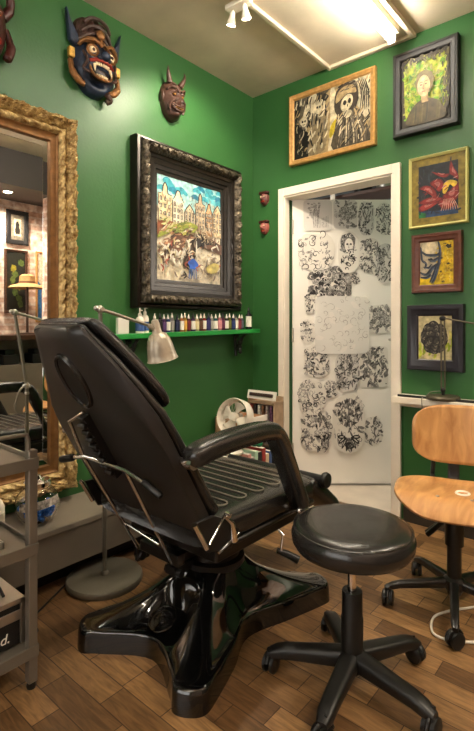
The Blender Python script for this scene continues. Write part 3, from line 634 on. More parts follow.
ORD = ['first', 'second', 'third', 'fourth', 'fifth', 'sixth', 'seventh', 'eighth', 'ninth', 'tenth', 'eleventh', 'twelfth', 'thirteenth', 'fourteenth', 'fifteenth', 'sixteenth', 'seventeenth', 'eighteenth', 'nineteenth', 'twentieth', 'twenty-first', 'twenty-second', 'twenty-third', 'twenty-fourth']
def bottle_meshes(r, h):
    b = NB(); lathe(b, [(0, 0), (r, 0), (r, h*.62), (r*.9, h*.68), (r*.45, h*.72), (r*.45, h*.78), (0, h*.78)], 16)
    l = NB(); lathe(l, [(r+.0006, h*.1), (r+.0006, h*.58)], 16)
    c = NB(); lathe(c, [(r*.5, h*.74), (r*.5, h*.82), (r*.28, h*.88), (r*.12, h), (0, h)], 12)
    return b, l, c
M_capw = mat('bottle_cap', srgb(224, 216, 204), .4); M_capb = mat('bottle_cap_black', srgb(26, 24, 26), .4)
for i, (cn, c) in enumerate(BOTC):
    s = -.30+i*.0335; r = .0145; h = rnd.uniform(.102, .114)
    t = thing('ink_bottle', '%s-labelled small ink bottle, %s from the left in the shelf row' % (cn, ORD[i]), 'bottle', on_shelf(s, .075+rnd.uniform(-.006, .006)), rnd.uniform(0, 6), 'ink bottles in a row on the green shelf')
    b, l, cp = bottle_meshes(r, h)
    obj('bottle_body', b, mat('ink_'+cn.replace(' ', '_'), srgb(*[int(v*.7) for v in c]), .25), t)
    obj('label_wrap', l, mat('lab_'+cn.replace(' ', '_'), srgb(*c), .5) if i % 3 else M_paper, t)
    obj('cap', cp, M_capb if i % 4 == 1 else M_capw, t)
t = thing('dropper_bottle', 'tall dark bottle with white label at the right end of shelf', 'bottle', on_shelf(.545, .07))
b, l, cp = bottle_meshes(.021, .155); obj('bottle_body', b, mat('ink_black2', srgb(26, 24, 30), .25), t); obj('label_wrap', l, M_paper, t); obj('cap', cp, M_capb, t)
def pump(s, d, label, h, r):
    t = thing('pump_bottle', label, 'bottle', on_shelf(s, d))
    bm = NB(); lathe(bm, [(0, 0), (r, 0), (r, h*.5), (r*.8, h*.6), (r*.4, h*.66), (r*.4, h*.7), (0, h*.7)], 20); obj('bottle_body', bm, M_whitepl, t)
    bm = NB(); lathe(bm, [(r*.45, h*.66), (r*.45, h*.76), (r*.2, h*.78), (r*.14, h), (0, h)], 14); tube(bm, [(0, 0, h*.9), (r*.9, 0, h*.88)], r*.12, 8); obj('nozzle', bm, M_whitepl, t)
    bm = NB(); lathe(bm, [(r+.0006, h*.08), (r+.0006, h*.4)], 20); obj('label_wrap', bm, mat('lab_blue', srgb(60, 90, 150)), t)
pump(-.40, .07, 'white nozzle bottle at the left of the shelf, left of lamp shade', .14, .024)
pump(-.345, .045, 'white nozzle bottle on the shelf directly above the lamp shade', .155, .022)
bm = NB(); bx(bm, -.03, .03, -.02, .02, 0, .085); o = tag(obj('card_box', bm, M_paper, bevel=.002), 'small white carton at the left end of the green shelf', 'box'); o.location = on_shelf(-.515, .07); o.rotation_euler = (0, 0, R(70))

# ------------------------------------------------------------------ bench and the items on it
t = thing('low_bench', 'low grey bench running along the wall below the gilt mirror', 'bench', (0, -2.5, 0))
bm = NB(); bx(bm, .001, .30, -2.05, 1.5, .085, .245); obj('front_panel', bm, M_bench, t, bevel=.003)
bm = NB(); bx(bm, .001, .315, -2.05, 1.51, .245, .272); obj('bench_top', bm, M_bench, t, bevel=.004)
bm = NB(); bx(bm, .001, .215, -2.05, 1.49, 0, .085); obj('plinth', bm, mat('plinth_gap_shade', srgb(24, 19, 15), .5), t)  # near-black colour paints the shadow gap below the front panel

t = thing('glass_jar', 'round glass jar with silver lid holding bright blue contents', 'jar', (.185, -1.72, .272))
prof = [(0, .0), (.045, .002), (.07, .02), (.088, .055), (.092, .085), (.084, .118), (.062, .142), (.052, .15), (.052, .165)]
bm = NB(); lathe(bm, prof+[(r-.004, z+.002) for r, z in prof[::-1] if r > 0], 32); obj('globe', bm, M_glass, t)
bm = NB(); lathe(bm, [(.056, .158), (.056, .175), (.05, .182), (.02, .185), (.012, .2), (0, .203)], 28); obj('lid', bm, M_chrome, t)
bm = NB()
for _ in range(120):
    z = rnd.uniform(.016, .075); rm = math.sqrt(max(0, .082**2-(z-.085)**2))*.9; a = rnd.uniform(0, 2*PI); r = rm*math.sqrt(rnd.random())
    blob(bm, (r*math.cos(a), r*math.sin(a), z), .011, 8)
bl = obj('blue_contents', bm, mat('jar_blue', srgb(30, 110, 210), .35), t); bl['kind'] = 'stuff'
bm = NB(); rows = []
for i in range(13):
    a = R(-75)+i/12*R(110); rows.append([(.0945*math.cos(a), .0945*math.sin(a), .07+.005*i/3), (.0925*math.cos(a), .0925*math.sin(a), .105+.005*i/3)])
ring_loft(bm, rows, False, False); obj('banner_label', bm, mat('banner', srgb(216, 210, 198), .5, c2=srgb(60, 58, 56), scale=55), t)
t = thing('spray_bottle', 'white plastic bottle at the left edge beside the round jar', 'bottle', (.24, -1.92, .272))
bm = NB(); lathe(bm, [(0, 0), (.035, 0), (.035, .13), (.025, .155), (.013, .165), (.013, .18), (0, .18)], 24); obj('bottle_body', bm, M_whitepl, t)
bm = NB(); lathe(bm, [(.016, .172), (.016, .2), (.01, .215), (0, .215)], 16); obj('cap', bm, M_chrome, t)
bm = NB(); lathe(bm, [(.0356, .03), (.0356, .11)], 24); obj('label_wrap', bm, mat('lab_pale', srgb(190, 180, 160)), t)

# ------------------------------------------------------------------ corner rack, books, fan
t = thing('storage_rack', 'low black rack of upright books in the corner by the door', 'rack', (.22, -.41, 0))
bm = NB()
for a in ((-.20, -.18, -.32, .32), (.0, .012, -.25, .25)): pass
bx(bm, -.21, .15, -.27, .25, .03, .05); bx(bm, -.21, -.195, -.27, .25, .0, .30); bx(bm, -.21, .15, -.27, -.255, 0, .30); bx(bm, -.21, .15, .235, .25, 0, .30); bx(bm, .135, .15, -.27, .25, 0, .13)
obj('rack_body', bm, M_blackpl, t, smooth=False, bevel=.003)
BK_ = [('white', (230, 224, 210)), ('pale green', (150, 180, 150)), ('cream', (226, 210, 176)), ('green', (50, 120, 80)), ('ivory', (236, 228, 206)), ('pink', (206, 150, 140)), ('grey', (140, 136, 130)), ('mint', (170, 204, 180)), ('black', (34, 32, 32)), ('red', (156, 50, 44)), ('beige', (206, 184, 150)), ('blue', (60, 84, 130))]
y = -.655
for i, (cn, c) in enumerate(BK_):
    th = rnd.uniform(.026, .035); hh = rnd.uniform(.23, .29); dd = rnd.uniform(.17, .2)
    t = thing('book', '%s-spined book in the low corner rack, %s from the armrest side' % (cn, ORD[i]), 'book', (.34-dd/2, y+th/2+.003, .051), 0, 'books standing in the corner rack')
    bm = NB(); bx(bm, -dd/2, dd/2, -th/2, th/2, 0, hh); obj('cover', bm, mat('book_'+cn.replace(' ', '_'), srgb(*c), .5), t, bevel=.002)
    bm = NB(); bx(bm, -dd/2, dd/2-.004, -th/2+.003, th/2-.003, hh-.003, hh+.0015); obj('page_block', bm, M_paper, t, smooth=False)
    y += th+.0045
# carton and stand behind the armrest bend
t = thing('cardboard_box', 'open cardboard box standing on the books beside the white fan', 'box', (.13, -.295, .345))
bm = NB(); bx(bm, -.11, .11, -.13, .13, -.005, .008); bx(bm, -.11, -.102, -.13, .13, 0, .17); bx(bm, .102, .11, -.13, .13, 0, .17); bx(bm, -.11, .11, -.13, -.122, 0, .17); bx(bm, -.11, .11, .122, .13, 0, .17)
obj('carton', bm, mat('card', srgb(196, 150, 110), .7), t, smooth=False)
bm = NB(); bx(bm, .108, .122, -.135, .135, .14, .175); obj('white_rim', bm, M_paper, t, smooth=False)
t = thing('leaflet_stand', 'tall white leaflet stand full of magazines left of the door', 'stand', (.19, -.085, 0), R(0))
bm = NB(); bx(bm, -.13, .1, -.05, .06, 0, .012); bx(bm, -.13, .1, .05, .06, 0, .63); bx(bm, -.13, -.12, -.05, .06, 0, .63); bx(bm, .09, .1, -.05, .06, 0, .6); bx(bm, -.12, .09, -.05, .05, .30, .31); bx(bm, -.13, .1, -.05, .06, .58, .59)
obj('stand_body', bm, mat('stand_wood', srgb(176, 150, 122), .5, noise=.2), t, smooth=False, bevel=.002)
bm = NB(); box(bm, (-.01, -.045, .64), (.24, .012, .06), Matrix.Rotation(R(-15), 3, 'X'))
hd = obj('header_board', bm, M_paper, t, smooth=False)
bm = NB(); box(bm, (-.01, -.053, .643), (.2, .006, .022), Matrix.Rotation(R(-15), 3, 'X')); obj('dark_band', bm, mat('header_dark', srgb(60, 46, 40), .5), hd, smooth=False)
for i, (cn, c) in enumerate([('red', (150, 60, 50)), ('dark', (50, 44, 46)), ('white', (224, 214, 200)), ('brown', (120, 86, 64)), ('grey', (150, 140, 136)), ('purple', (96, 60, 90))]):
    m_ = NB(); bx(m_, -.008, .008, -.045, .045, 0, .26); o = tag(obj('magazine', m_, mat('mag_'+cn, srgb(*c), .4, noise=.6, scale=70), bevel=.001), '%s magazine upright in the leaflet stand, %s from the corner' % (cn, ORD[i]), 'magazine', 'magazines in the leaflet stand')
    o.location = (.085+i*.034, -.085, .3102)
bm = NB(); blob(bm, (0, 0, .03), (.035, .03, .03), 12); blob(bm, (.03, .01, .02), (.025, .025, .02), 10); o = tag(obj('green_cloth', bm, mat('green_felt', srgb(20, 110, 70), .8)), 'small bright green crumpled cloth beside the white fan', 'cloth'); o.location = (.30, -.36, .353)

t = thing('desk_fan', 'small round white desk fan on the corner rack', 'fan', (.255, -.515, .345))
bm = NB(); lathe(bm, [(0, -.012), (.06, -.012), (.065, 0), (.055, .01), (.012, .02), (.01, .06), (0, .06)], 28); obj('fan_base', bm, M_whitepl, t)
fd = Vector((.1, -.95, .3)).normalized(); fc = Vector((0, 0, .215))
fm = axis_matrix(fc, fd)
bm = NB(); lathe(bm, [(.105, -.07), (.113, -.06), (.113, .01), (.11, .016), (.105, .01), (.103, -.06), (.105, -.07)], 40, fm); obj('fan_ring', bm, M_whitepl, t)
bm = NB(); tube(bm, [(0, 0, .05), (.0, .0, .1)], .01, 10); tube(bm, smooth_pts([(0, 0, .1)] + [tuple(fm @ Vector((0, -.1, -.05))), tuple(fm @ Vector((0, -.06, -.075))), tuple(fm @ Vector((0, 0, -.07)))]), .008, 8); obj('fan_neck', bm, M_whitepl, t)
bm = NB(); lathe(bm, [(0, -.08), (.03, -.075), (.034, -.03), (.0, -.028)], 20, fm); obj('motor', bm, mat('fan_grey', srgb(190, 184, 172), .4), t)
for k in range(4):
    bm = NB(); a = k*PI/2+.3; vs = []
    ring = []
    for i in range(7):
        for j in range(5):
            r = .022+.07*i/6; th = a+(j/4-.5)*(.9+.3*i/6); ring.append(fm @ Vector((r*math.cos(th), r*math.sin(th), -.02+.022*(j/4-.5))))
    v = [bm.verts.new(p) for p in ring]
    for i in range(6):
        for j in range(4): bm.faces.new((v[i*5+j], v[i*5+j+1], v[i*5+j+6], v[i*5+j+5]))
    o = obj('fan_blade', bm, M_whitepl, t); sm = o.modifiers.new('s', 'SOLIDIFY'); sm.thickness = .002
bm = NB(); lathe(bm, [(0, .004), (.024, 0), (.026, -.03), (0, -.03)], 20, fm); obj('fan_hub', bm, M_whitepl, t)
bm = NB()
for k in range(18):
    a = 2*PI*k/18; tube(bm, [fm @ Vector((.024*math.cos(a), .024*math.sin(a), .012)), fm @ Vector((.108*math.cos(a), .108*math.sin(a), .012))], .0009, 5)
lathe(bm, [(.024, .011), (.024, .013), (0, .014)], 16, fm); obj('front_grille', bm, M_whitepl, t)

# ------------------------------------------------------------------ stencil sheets on the door leaf
M_ink = mat('stencil_ink', srgb(40, 38, 38), .6); M_ink2 = mat('stencil_ink_grey', srgb(84, 80, 78), .6, c2=srgb(206, 202, 196), scale=130)
M_inkb = mat('stencil_ink_mottled', srgb(30, 28, 28), .6, c2=srgb(150, 146, 142), scale=110)
M_sheet = mat('tracing_sheet', srgb(226, 221, 212), .35); M_sheet2 = mat('tracing_sheet_grey', srgb(214, 210, 204), .35)
M_film = mat('translucent_film', srgb(240, 238, 232), .3, alpha=.72)
def stencil(u0, v0, u1, v1, label, kind, dens, layer=0, shape='round', sheet=M_sheet):
    k_ = 3.335/480
    s0 = (u0-237)*k_-.386+.0; s1 = (u1-237)*k_-.386; z1 = 1.12-(v0-325)*k_; z0 = 1.12-(v1-325)*k_
    # distances along the leaf
    w, h = s1-s0, z1-z0; c = U*((s0+s1)/2)
    A = Art(w, h, sheet); rr = random.Random(label)
    # outline of the sheet
    bmesh.ops.delete(A.bm, geom=A.bm.verts[:], context='VERTS')
    ex = {'round': 2.6, 'rect': 9, 'oval': 2.1}[shape]
    pts = []
    for k in range(28):
        a = 2*PI*k/28; cs, sn = math.cos(a), math.sin(a); j = 1-rr.uniform(0, .06 if shape != 'rect' else .015)
        pts.append((.5+.5*j*math.copysign(abs(cs)**(2/ex), cs), .5+.5*j*math.copysign(abs(sn)**(2/ex), sn)))
    A.poly(sheet, pts)
    asp = w/h
    def curl(x, y, r, turns, a0, sg, m, wd):
        n = int(5+turns*5); A.stroke(m, [(x+r*(1-i/(n+1))*math.cos(a0+sg*turns*2*PI*i/n), y+asp*r*(1-i/(n+1))*math.sin(a0+sg*turns*2*PI*i/n)) for i in range(n)], wd, 3)
    inside = lambda x, y: abs(2*x-1)**ex+abs(2*y-1)**ex < .86
    def rp():
        for _ in range(30):
            x, y = rr.uniform(.06, .94), rr.uniform(.06, .94)
            if inside(x, y): return x, y
        return .5, .5
    px = 1/ max(1, (v1-v0))          # one photo pixel as a share of the height
    def scat(n, m_, lo=.04, hi=.1, sq=.5):
        for k in range(int(n*dens)): x, y = rp(); q_ = rr.uniform(lo, hi); A.ell(rr.choice(m_), x, y, q_, q_*sq*asp, 11, .25, rr.uniform(0, 3.1))
    def curls(n, m_, lo=.04, hi=.11, wd=.9):
        for k in range(int(n*dens)): x, y = rp(); curl(x, y, rr.uniform(lo, hi), rr.uniform(.5, 1.3), rr.uniform(0, 6), rr.choice([-1, 1]), rr.choice(m_), rr.uniform(.5, 1)*wd*px)
    if kind == 'rose':
        scat(46, [M_ink2, M_inkb], .06, .12); rose(A, .5, .54, .30, M_inkb, M_ink2, sheet, min(1.6, asp))
        for k in range(int(12*dens)):
            x, y = rp(); a = rr.uniform(0, 6.3); A.ell(M_inkb if k % 2 else M_ink2, x, y, .09, .03*asp, 10, .1, a); A.stroke(sheet, [(x-.07*math.cos(a), y-.07*math.sin(a)), (x+.07*math.cos(a), y+.07*math.sin(a))], .5*px, 2)
        curls(16, [M_ink, sheet, M_ink2], .04, .1, .8)
    if kind == 'dark':
        scat(56, [M_inkb, M_inkb, M_ink2], .06, .14); scat(24, [M_ink], .03, .07); curls(30, [sheet, M_ink, M_ink2, sheet], .04, .1, .9)
    if kind == 'line':
        scat(26, [M_ink2], .03, .08); curls(54, [M_ink, M_ink2], .04, .13, 1.0)
    if kind == 'faint':
        scat(10, [M_sheet2], .06, .12); curls(60, [M_ink2], .03, .1, .7)
    if kind == 'mix':
        scat(46, [M_ink2, M_inkb], .05, .11); scat(18, [M_ink], .03, .07); curls(44, [M_ink, M_ink, sheet, M_ink2], .04, .11, 1.0)
    if kind == 'trees':
        for k in range(9): x = rr.uniform(.15, .5); A.stroke(M_ink2, [(x, .1), (x+rr.uniform(-.05, .05), .5), (x+rr.uniform(-.15, .15), .85)], 1.2*px, 3)
        for k in range(8): x = .5+k*.05; A.stroke(M_ink2, [(x, .1), (x, .35+.02*k)], .7*px, 2)
        for k in range(26): x, y = rr.uniform(.15, .55), rr.uniform(.4, .9); A.ell(M_ink2, x, y, .05, .03, 9, .3)
    if kind == 'face':
        scat(10, [M_ink2, M_inkb], .06, .12)
        A.ell(M_inkb, .45, .72, .34, .24, 16, .1); A.ell(sheet, .5, .66, .19, .17, 16); A.ell(M_ink, .43, .69, .05, .022); A.ell(M_ink, .58, .69, .05, .022); A.stroke(M_ink, [(.43, .56), (.5, .55), (.58, .57)], 1.2*px, 3); A.stroke(M_ink2, [(.5, .68), (.49, .61), (.52, .6)], 1*px, 3)
        for k in range(22): a = rr.uniform(.3, 5.9); curl(.46+.27*math.cos(a), .7+.19*math.sin(a), .08, .8, a, 1, rr.choice([sheet, M_ink, M_ink2]), .8*px)
        for k in range(16): x, y = rr.uniform(.15, .8), rr.uniform(.1, .45); curl(x, y, .1, .8, rr.uniform(0, 6), 1, M_ink, 1.0*px)
    if kind == 'skull':
        scat(40, [M_ink2, M_inkb], .05, .1); A.ell(M_inkb, .5, .68, .34, .24, 18, .06)
        for k in range(18): a = 2*PI*k/18; A.ell(M_ink if k % 2 else sheet, .5+.29*math.cos(a), .68+.2*math.sin(a), .05, .02, 10, .1, a)
        for k in range(30): x, y = .5+rr.uniform(-.22, .22), .68+rr.uniform(-.15, .15); A.ell(rr.choice([M_ink2, sheet, M_ink]), x, y, rr.uniform(.02, .06), rr.uniform(.01, .03), 9, .3, rr.uniform(0, 3))
        for k in range(8): a = -PI+PI*k/7; A.ell(M_ink, .5+.22*math.cos(a), .28+.13*math.sin(a), .12, .035, 12, .05, a); A.ell(sheet, .5+.22*math.cos(a), .28+.13*math.sin(a), .07, .01, 10, .05, a)
        A.ell(M_ink, .52, .14, .14, .06, 12, .1); curls(40, [M_ink, sheet, M_ink2], .03, .09, .8)
    o = A.done(None, 0, 'stencil_sheet')
    bmesh_me = o.data
    # gentle curl of the sheet, taped flat in the middle
    tl = rr.uniform(.0, .012)
    for v in bmesh_me.vertices: v.co.y -= .0005+tl*(.5-v.co.z/h)
    o.location = Vector((HX, HY, 0))+c+NV*(.0006+.005*layer)+Vector((0, 0, (z0+z1)/2)); o.rotation_euler = (0, 0, DA)
    tag(o, label, 'stencil', 'tattoo stencils taped to the door')
ST = [
 (303, 200, 332, 231, 'faint grey tree stencil at the top left of the door', 'trees', 1, 0, 'rect', M_sheet2),
 (333, 200, 357, 229, 'dark rose stencil in the top row of the door', 'rose', 1, 0, 'rect', M_sheet2),
 (357.5, 201, 374.5, 236, 'tall narrow dark stencil in the top row of the door', 'dark', 1, 0, 'round', M_sheet2),
 (374.5, 202, 394, 236, 'round ink-line stencil at the top right of the door', 'mix', 1.1, 0, 'oval', M_sheet),
 (297, 231, 335, 271, 'pale round lace-like stencil at the upper left of the door', 'line', .7, 1, 'round', M_sheet),
 (337, 231, 360, 274, 'stencil of a dark-haired woman face in the upper middle', 'face', 1, 1, 'round', M_sheet),
 (358, 238, 382, 274, 'dark swirling stencil right of the woman face stencil', 'mix', 1.2, 0, 'round', M_sheet),
 (374, 243, 395, 284, 'ink ornament stencil on the right edge below the round one', 'mix', 1.4, 1, 'round', M_sheet2),
 (307, 266, 351, 302, 'wide stencil of bold dark blossoms left of centre', 'dark', 1.3, 1, 'round', M_sheet),
 (342, 271, 360, 285, 'tiny leaf stencil right of the bold dark blossoms', 'mix', .7, 0, 'round', M_sheet),
 (304, 292, 316, 314, 'small dark leafy stencil peeking out left of the translucent sheet', 'mix', .8, 0, 'round', M_sheet),
 (300, 319, 315, 344, 'small black swirl stencil left of the translucent sheet', 'line', .8, 0, 'round', M_sheet),
 (314, 296, 369, 354, 'large translucent tracing sheet hanging over the door middle', 'faint', .7, 3, 'rect', M_film),
 (366, 304, 394, 334, 'single dark flower stencil at the right of the door', 'rose', 1, 0, 'round', M_sheet),
 (303, 344, 330, 378, 'stencil of dark petals below the translucent sheet, left', 'mix', 1.1, 1, 'round', M_sheet),
 (334, 351, 360, 392, 'tall stencil of grey blooms below the translucent sheet, centre', 'mix', 1.3, 1, 'round', M_sheet2),
 (359, 346, 388, 387, 'dark spiky flower stencil below the translucent sheet, right', 'dark', 1.1, 0, 'rect', M_sheet),
 (297, 377, 326, 415, 'round line stencil on the left edge above the striped one', 'line', 1.0, 2, 'oval', M_sheet),
 (323, 380, 337, 398, 'tiny dark stencil between the two lower left round ones', 'mix', .8, 0, 'round', M_sheet),
 (300, 409, 332, 452, 'lowest left stencil with a dark band and curls', 'mix', 1.4, 1, 'round', M_sheet),
 (331, 393, 365, 453, 'large lowest middle stencil of a patterned skull over petals', 'skull', 1.2, 3, 'round', M_sheet),
 (363, 416, 383, 446, 'small dark bird-like stencil at the lowest right', 'dark', .8, 0, 'round', M_sheet)]
for a in ST: stencil(*a)

# ------------------------------------------------------------------ ceiling fittings
t = thing('fluorescent_light', 'bright fluorescent tube fitting on the ceiling near the door wall', 'ceiling light', (1.11, -.80, H))
bm = NB(); bx(bm, -.035, .035, -.7, .66, -.045, 0); obj('fixture_body', bm, M_white, t, bevel=.004)
for y in (-.69, .65):
    bm = NB(); bx(bm, -.02, .02, y-.012, y+.012, -.1, -.045); obj('end_cap', bm, M_white, t, bevel=.003)
bm = NB(); tube(bm, [(0, -.68, -.075), (0, .64, -.075)], .019, 16); obj('lamp_tube', bm, M_tube, t)
t = thing('fluorescent_light', 'added unseen fluorescent tube fitting on the ceiling above the camera side', 'ceiling light', (1.55, -3.1, H))  # second tube, added out of view to brighten the room
bm = NB(); bx(bm, -.035, .035, -.7, .7, -.045, 0); obj('fixture_body', bm, M_white, t, bevel=.004)
for y in (-.69, .69):
    bm = NB(); bx(bm, -.02, .02, y-.012, y+.012, -.1, -.045); obj('end_cap', bm, M_white, t, bevel=.003)
bm = NB(); tube(bm, [(0, -.68, -.075), (0, .68, -.075)], .019, 16); obj('lamp_tube', bm, M_tube, t)
bm = NB(); bx(bm, .628, .65, -2.2, -.002, H-.022, H-.0005); bx(bm, .65, 1.19, -.03, -.002, H-.022, H-.0005); bx(bm, 1.165, 1.19, -2.2, -.03, H-.03, H-.0005)
tag(obj('cable_trunking', bm, mat('trunking_paint', srgb(216, 202, 178), .6), smooth=False, bevel=.003), 'white cable trunking running over the ceiling and wall top', 'trunking')
t = thing('track_spotlight', 'white twin spotlight hanging from the ceiling trunking', 'spotlight', (.645, -.86, H))
bm = NB(); bx(bm, -.12, .02, -.03, .03, -.028, 0); obj('mount', bm, M_white, t, bevel=.004)
for k, (x, y, d) in enumerate(((-.09, .0, (-.35, .15, -1)), (-.01, .0, (-.05, .3, -1)))):
    d = Vector(d).normalized(); o = Vector((x, y, -.035))
    bm = NB(); tube(bm, [(x, y, -.02), (x, y, -.06)], .006, 8); lathe(bm, [(.0, -.0), (.012, 0), (.014, .02), (.022, .045), (.026, .062), (.023, .062), (.018, .045)], 20, axis_matrix(o, d)); h_ = obj('spot_head', bm, M_white, t)
    bm = NB(); lathe(bm, [(0, .055), (.022, .056)], 20, axis_matrix(o, d)); obj('bulb', bm, M_spot, h_)
for k, (x, y) in enumerate(((2.78, -.55), (2.78, -1.5), (2.78, -2.5), (2.78, -3.5))):
    t = thing('downlight', 'round recessed downlight in the dark dropped ceiling, %s from the back wall' % ORD[k], 'downlight', (x, y, 2.47), 0, 'downlights in the dropped ceiling')
    bm = NB(); lathe(bm, [(.04, -.003), (.055, -.003), (.056, .0), (.04, 0)], 24); obj('bezel', bm, M_chrome, t)
    bm = NB(); lathe(bm, [(0, -.001), (.04, -.001)], 24); obj('lens', bm, M_down, t)

# ------------------------------------------------------------------ standing lamp
t = thing('floor_lamp', 'grey standing lamp with round disc base and jointed arm', 'lamp', (.378, -1.512, 0))
bm = NB(); lathe(bm, [(0, 0), (.16, 0), (.163, .006), (.163, .02), (.158, .026), (.02, .03), (0, .03)], 56); obj('base_disc', bm, M_lampgrey, t)
bm = NB(); tube(bm, [(0, 0, .028), (0, 0, .80)], .0095, 12); lathe(bm, [(.02, .028), (.018, .038), (.01, .045)], 16); obj('lower_pole', bm, M_lampgrey, t)
bm = NB(); blob(bm, (0, 0, .795), (.014, .014, .02)); tube(bm, [(-.02, .01, .795), (.02, -.01, .795)], .007, 8); blob(bm, (0, 0, .755), (.012, .012, .014)); obj('pole_clamp', bm, M_brushed, t)
T0 = Vector((.037, -.048, 1.187)); T1 = Vector((.036, .235, 1.113))
bm = NB(); tube(bm, [(0, 0, .79), T0], .0085, 12); obj('upper_pole', bm, M_lampgrey, t)
bm = NB(); blob(bm, T0, (.016, .016, .018)); tube(bm, [T0+Vector((-.022, 0, 0)), T0+Vector((.022, 0, 0))], .009, 10); blob(bm, T0-Vector((0, .018, -.004)), .012); obj('elbow_joint', bm, M_brushed, t)
bm = NB(); tube(bm, [T0+Vector((0, -.02, .006)), T1], .0075, 12); obj('swing_arm', bm, M_brushed, t)
sd = Vector((.03, .24, -1)).normalized(); so = T1+Vector((0, .02, .012))
bm = NB(); tube(bm, [T1-Vector((0, .02, -.004)), so+sd*.03], .012, 10); lathe(bm, [(.0, -.02), (.016, -.018), (.02, .0), (.022, .03), (.026, .05), (.03, .055)], 24, axis_matrix(so, sd)); obj('lamp_socket', bm, M_shade, t)
prof = [(.028, .045), (.04, .052), (.054, .075), (.062, .105), (.067, .14), (.072, .17), (.076, .175)]
bm = NB(); lathe(bm, prof+[(r-.003, z) for r, z in prof[::-1]], 36, axis_matrix(so, sd)); obj('lamp_shade', bm, M_shade, t)
bm = NB(); lathe(bm, [(0, .07), (.016, .08), (.03, .12), (.033, .15), (.026, .175), (.012, .187), (0, .19)], 20, axis_matrix(so, sd)); obj('bulb', bm, mat('unlit_bulb', srgb(226, 220, 206), .3), t)
bm = NB(); tube(bm, smooth_pts([(0, 0, .80), (-.05, -.06, .78), (-.06, -.09, .70), (-.03, -.05, .655), (-.005, -.0, .66)], 8), .005, 8); obj('cable_loop', bm, M_lampgrey, t)
bm = NB(); tube(bm, smooth_pts([(.22, -1.53, .006), (.33, -1.72, .005), (.42, -1.86, .006), (.50, -1.88, .005), (.52, -1.96, .005), (.46, -1.98, .006), (.40, -2.2, .005)], 10), .0042, 8)
tag(obj('power_cable', bm, M_blackpl), 'black power cable on the floor left of the lamp base', 'cable')

# ------------------------------------------------------------------ treatment chair
CH = thing('tattoo_chair', 'black reclining tattoo chair on a glossy sculpted star base', 'chair', (.92, -1.39, 0))
def W(o): return dict(parent=CH, world=True)
# base: four-lobed glossy cover
cx, cy = .92, -1.39
feet = [(.68, -1.81), (1.185, -1.775), (1.165, -.985), (.66, -1.0)]
fa = [(math.atan2(y-cy, x-cx), math.hypot(x-cx, y-cy)) for x, y in feet]
bm = NB(); NR = 26
mids = [(1.095, -1.40), (.92, -1.075), (.745, -1.39), (.93, -1.69)]      # after front, right, back, left
order = [1, 2, 3, 0]; cpts = []
for q_, i in enumerate(order):
    f_ = Vector((*feet[i], 0)); c0 = Vector((cx, cy, 0)); d = (f_-c0); L_ = d.length; d.normalize(); n_ = Vector((-d.y, d.x, 0))
    cpts += ([c0+d*L_*.55-n_*.108] if i in (2, 0) else [])+[c0+d*(L_-.07)-n_*.07, c0+d*(L_-.014)-n_*.046, c0+d*L_, c0+d*(L_-.014)+n_*.046, c0+d*(L_-.07)+n_*.07]+([c0+d*L_*.55+n_*.108] if i in (1, 3) else [])+[Vector((*mids[q_], 0))]
outl = smooth_pts(cpts, 6, True); NA = len(outl)
rings = []
for j in range(NR+1):
    s = j/NR; ring = []
    for p_ in outl:
        v = p_-Vector((cx, cy, 0)); h_ = v.normalized()*.105; q_ = h_.lerp(v, s); r = q_.length
        z = .072+.145*(1-s)**1.55+.02*math.exp(-((r-.105)/.05)**2)
        z -= .04*math.exp(-(((q_.x-.0)/.075)**4+((q_.y+.225)/.075)**4))*min(1, (1-s)*5)
        ring.append(Vector((cx+q_.x, cy+q_.y, max(.066, z))))
    rings.append(ring)
last = rings[-1]
def inset(k, z): return [Vector((cx+(p.x-cx)*k, cy+(p.y-cy)*k, z if z is not None else p.z)) for p in last]
rings.append([Vector((cx+(p.x-cx)*1.012, cy+(p.y-cy)*1.012, p.z-.004)) for p in last])
rings.append([Vector((cx+(p.x-cx)*1.022, cy+(p.y-cy)*1.022, p.z-.016)) for p in last])
rings.append(inset(1.03, .0)); 
ring_loft(bm, rings, True, True)
obj('base_cover', bm, M_gloss, ang=70, **W(0))
bm = NB()
ec = Vector((.905, -1.63, .094)); en = Vector((0, -.35, .9)).normalized(); em = axis_matrix(ec, en)
for r0, wr in ((.05, .004), (.034, .003), (.016, .004)): tube(bm, [em @ Vector((r0*math.cos(2*PI*k/28), r0*math.sin(2*PI*k/28), .004)) for k in range(29)], wr, 6)
e2 = em @ Vector((.058, .03, 0)); m2 = axis_matrix(e2, en)
tube(bm, [m2 @ Vector((.026*math.cos(2*PI*k/22), .026*math.sin(2*PI*k/22), .004)) for k in range(23)], .003, 6); lathe(bm, [(.05, .002), (0, .004)], 28, em)
obj('raised_emblem', bm, M_gloss, **W(0))
bm = NB(); T_ = Matrix.Translation((cx, cy, 0))
lathe(bm, [(.112, .215), (.118, .225), (.118, .245), (.1, .252), (.1, .3), (.085, .305), (.085, .36)], 40, T_, cap=True); obj('pedestal_column', bm, M_blackmt, **W(0))
# seat frame
bm = NB(); bx(bm, .68, 1.13, -1.60, -1.02, .345, .415); bx(bm, .62, 1.18, -1.56, -1.08, .41, .428); obj('seat_frame', bm, M_blackmt, bevel=.008, **W(0))
bm = NB()
for x in (.74, .90): bx(bm, x, x+.03, -1.58, -1.40, .275, .305)
bx(bm, .73, .94, -1.595, -1.56, .27, .31); bx(bm, .81, .86, -1.56, -1.45, .28, .36); obj('rear_carriage', bm, M_blackmt, bevel=.004, **W(0))
bm = NB(); bx(bm, .772, .898, -1.56, -1.45, .285, .291); obj('steel_plate', bm, M_brushed, smooth=False, **W(0))
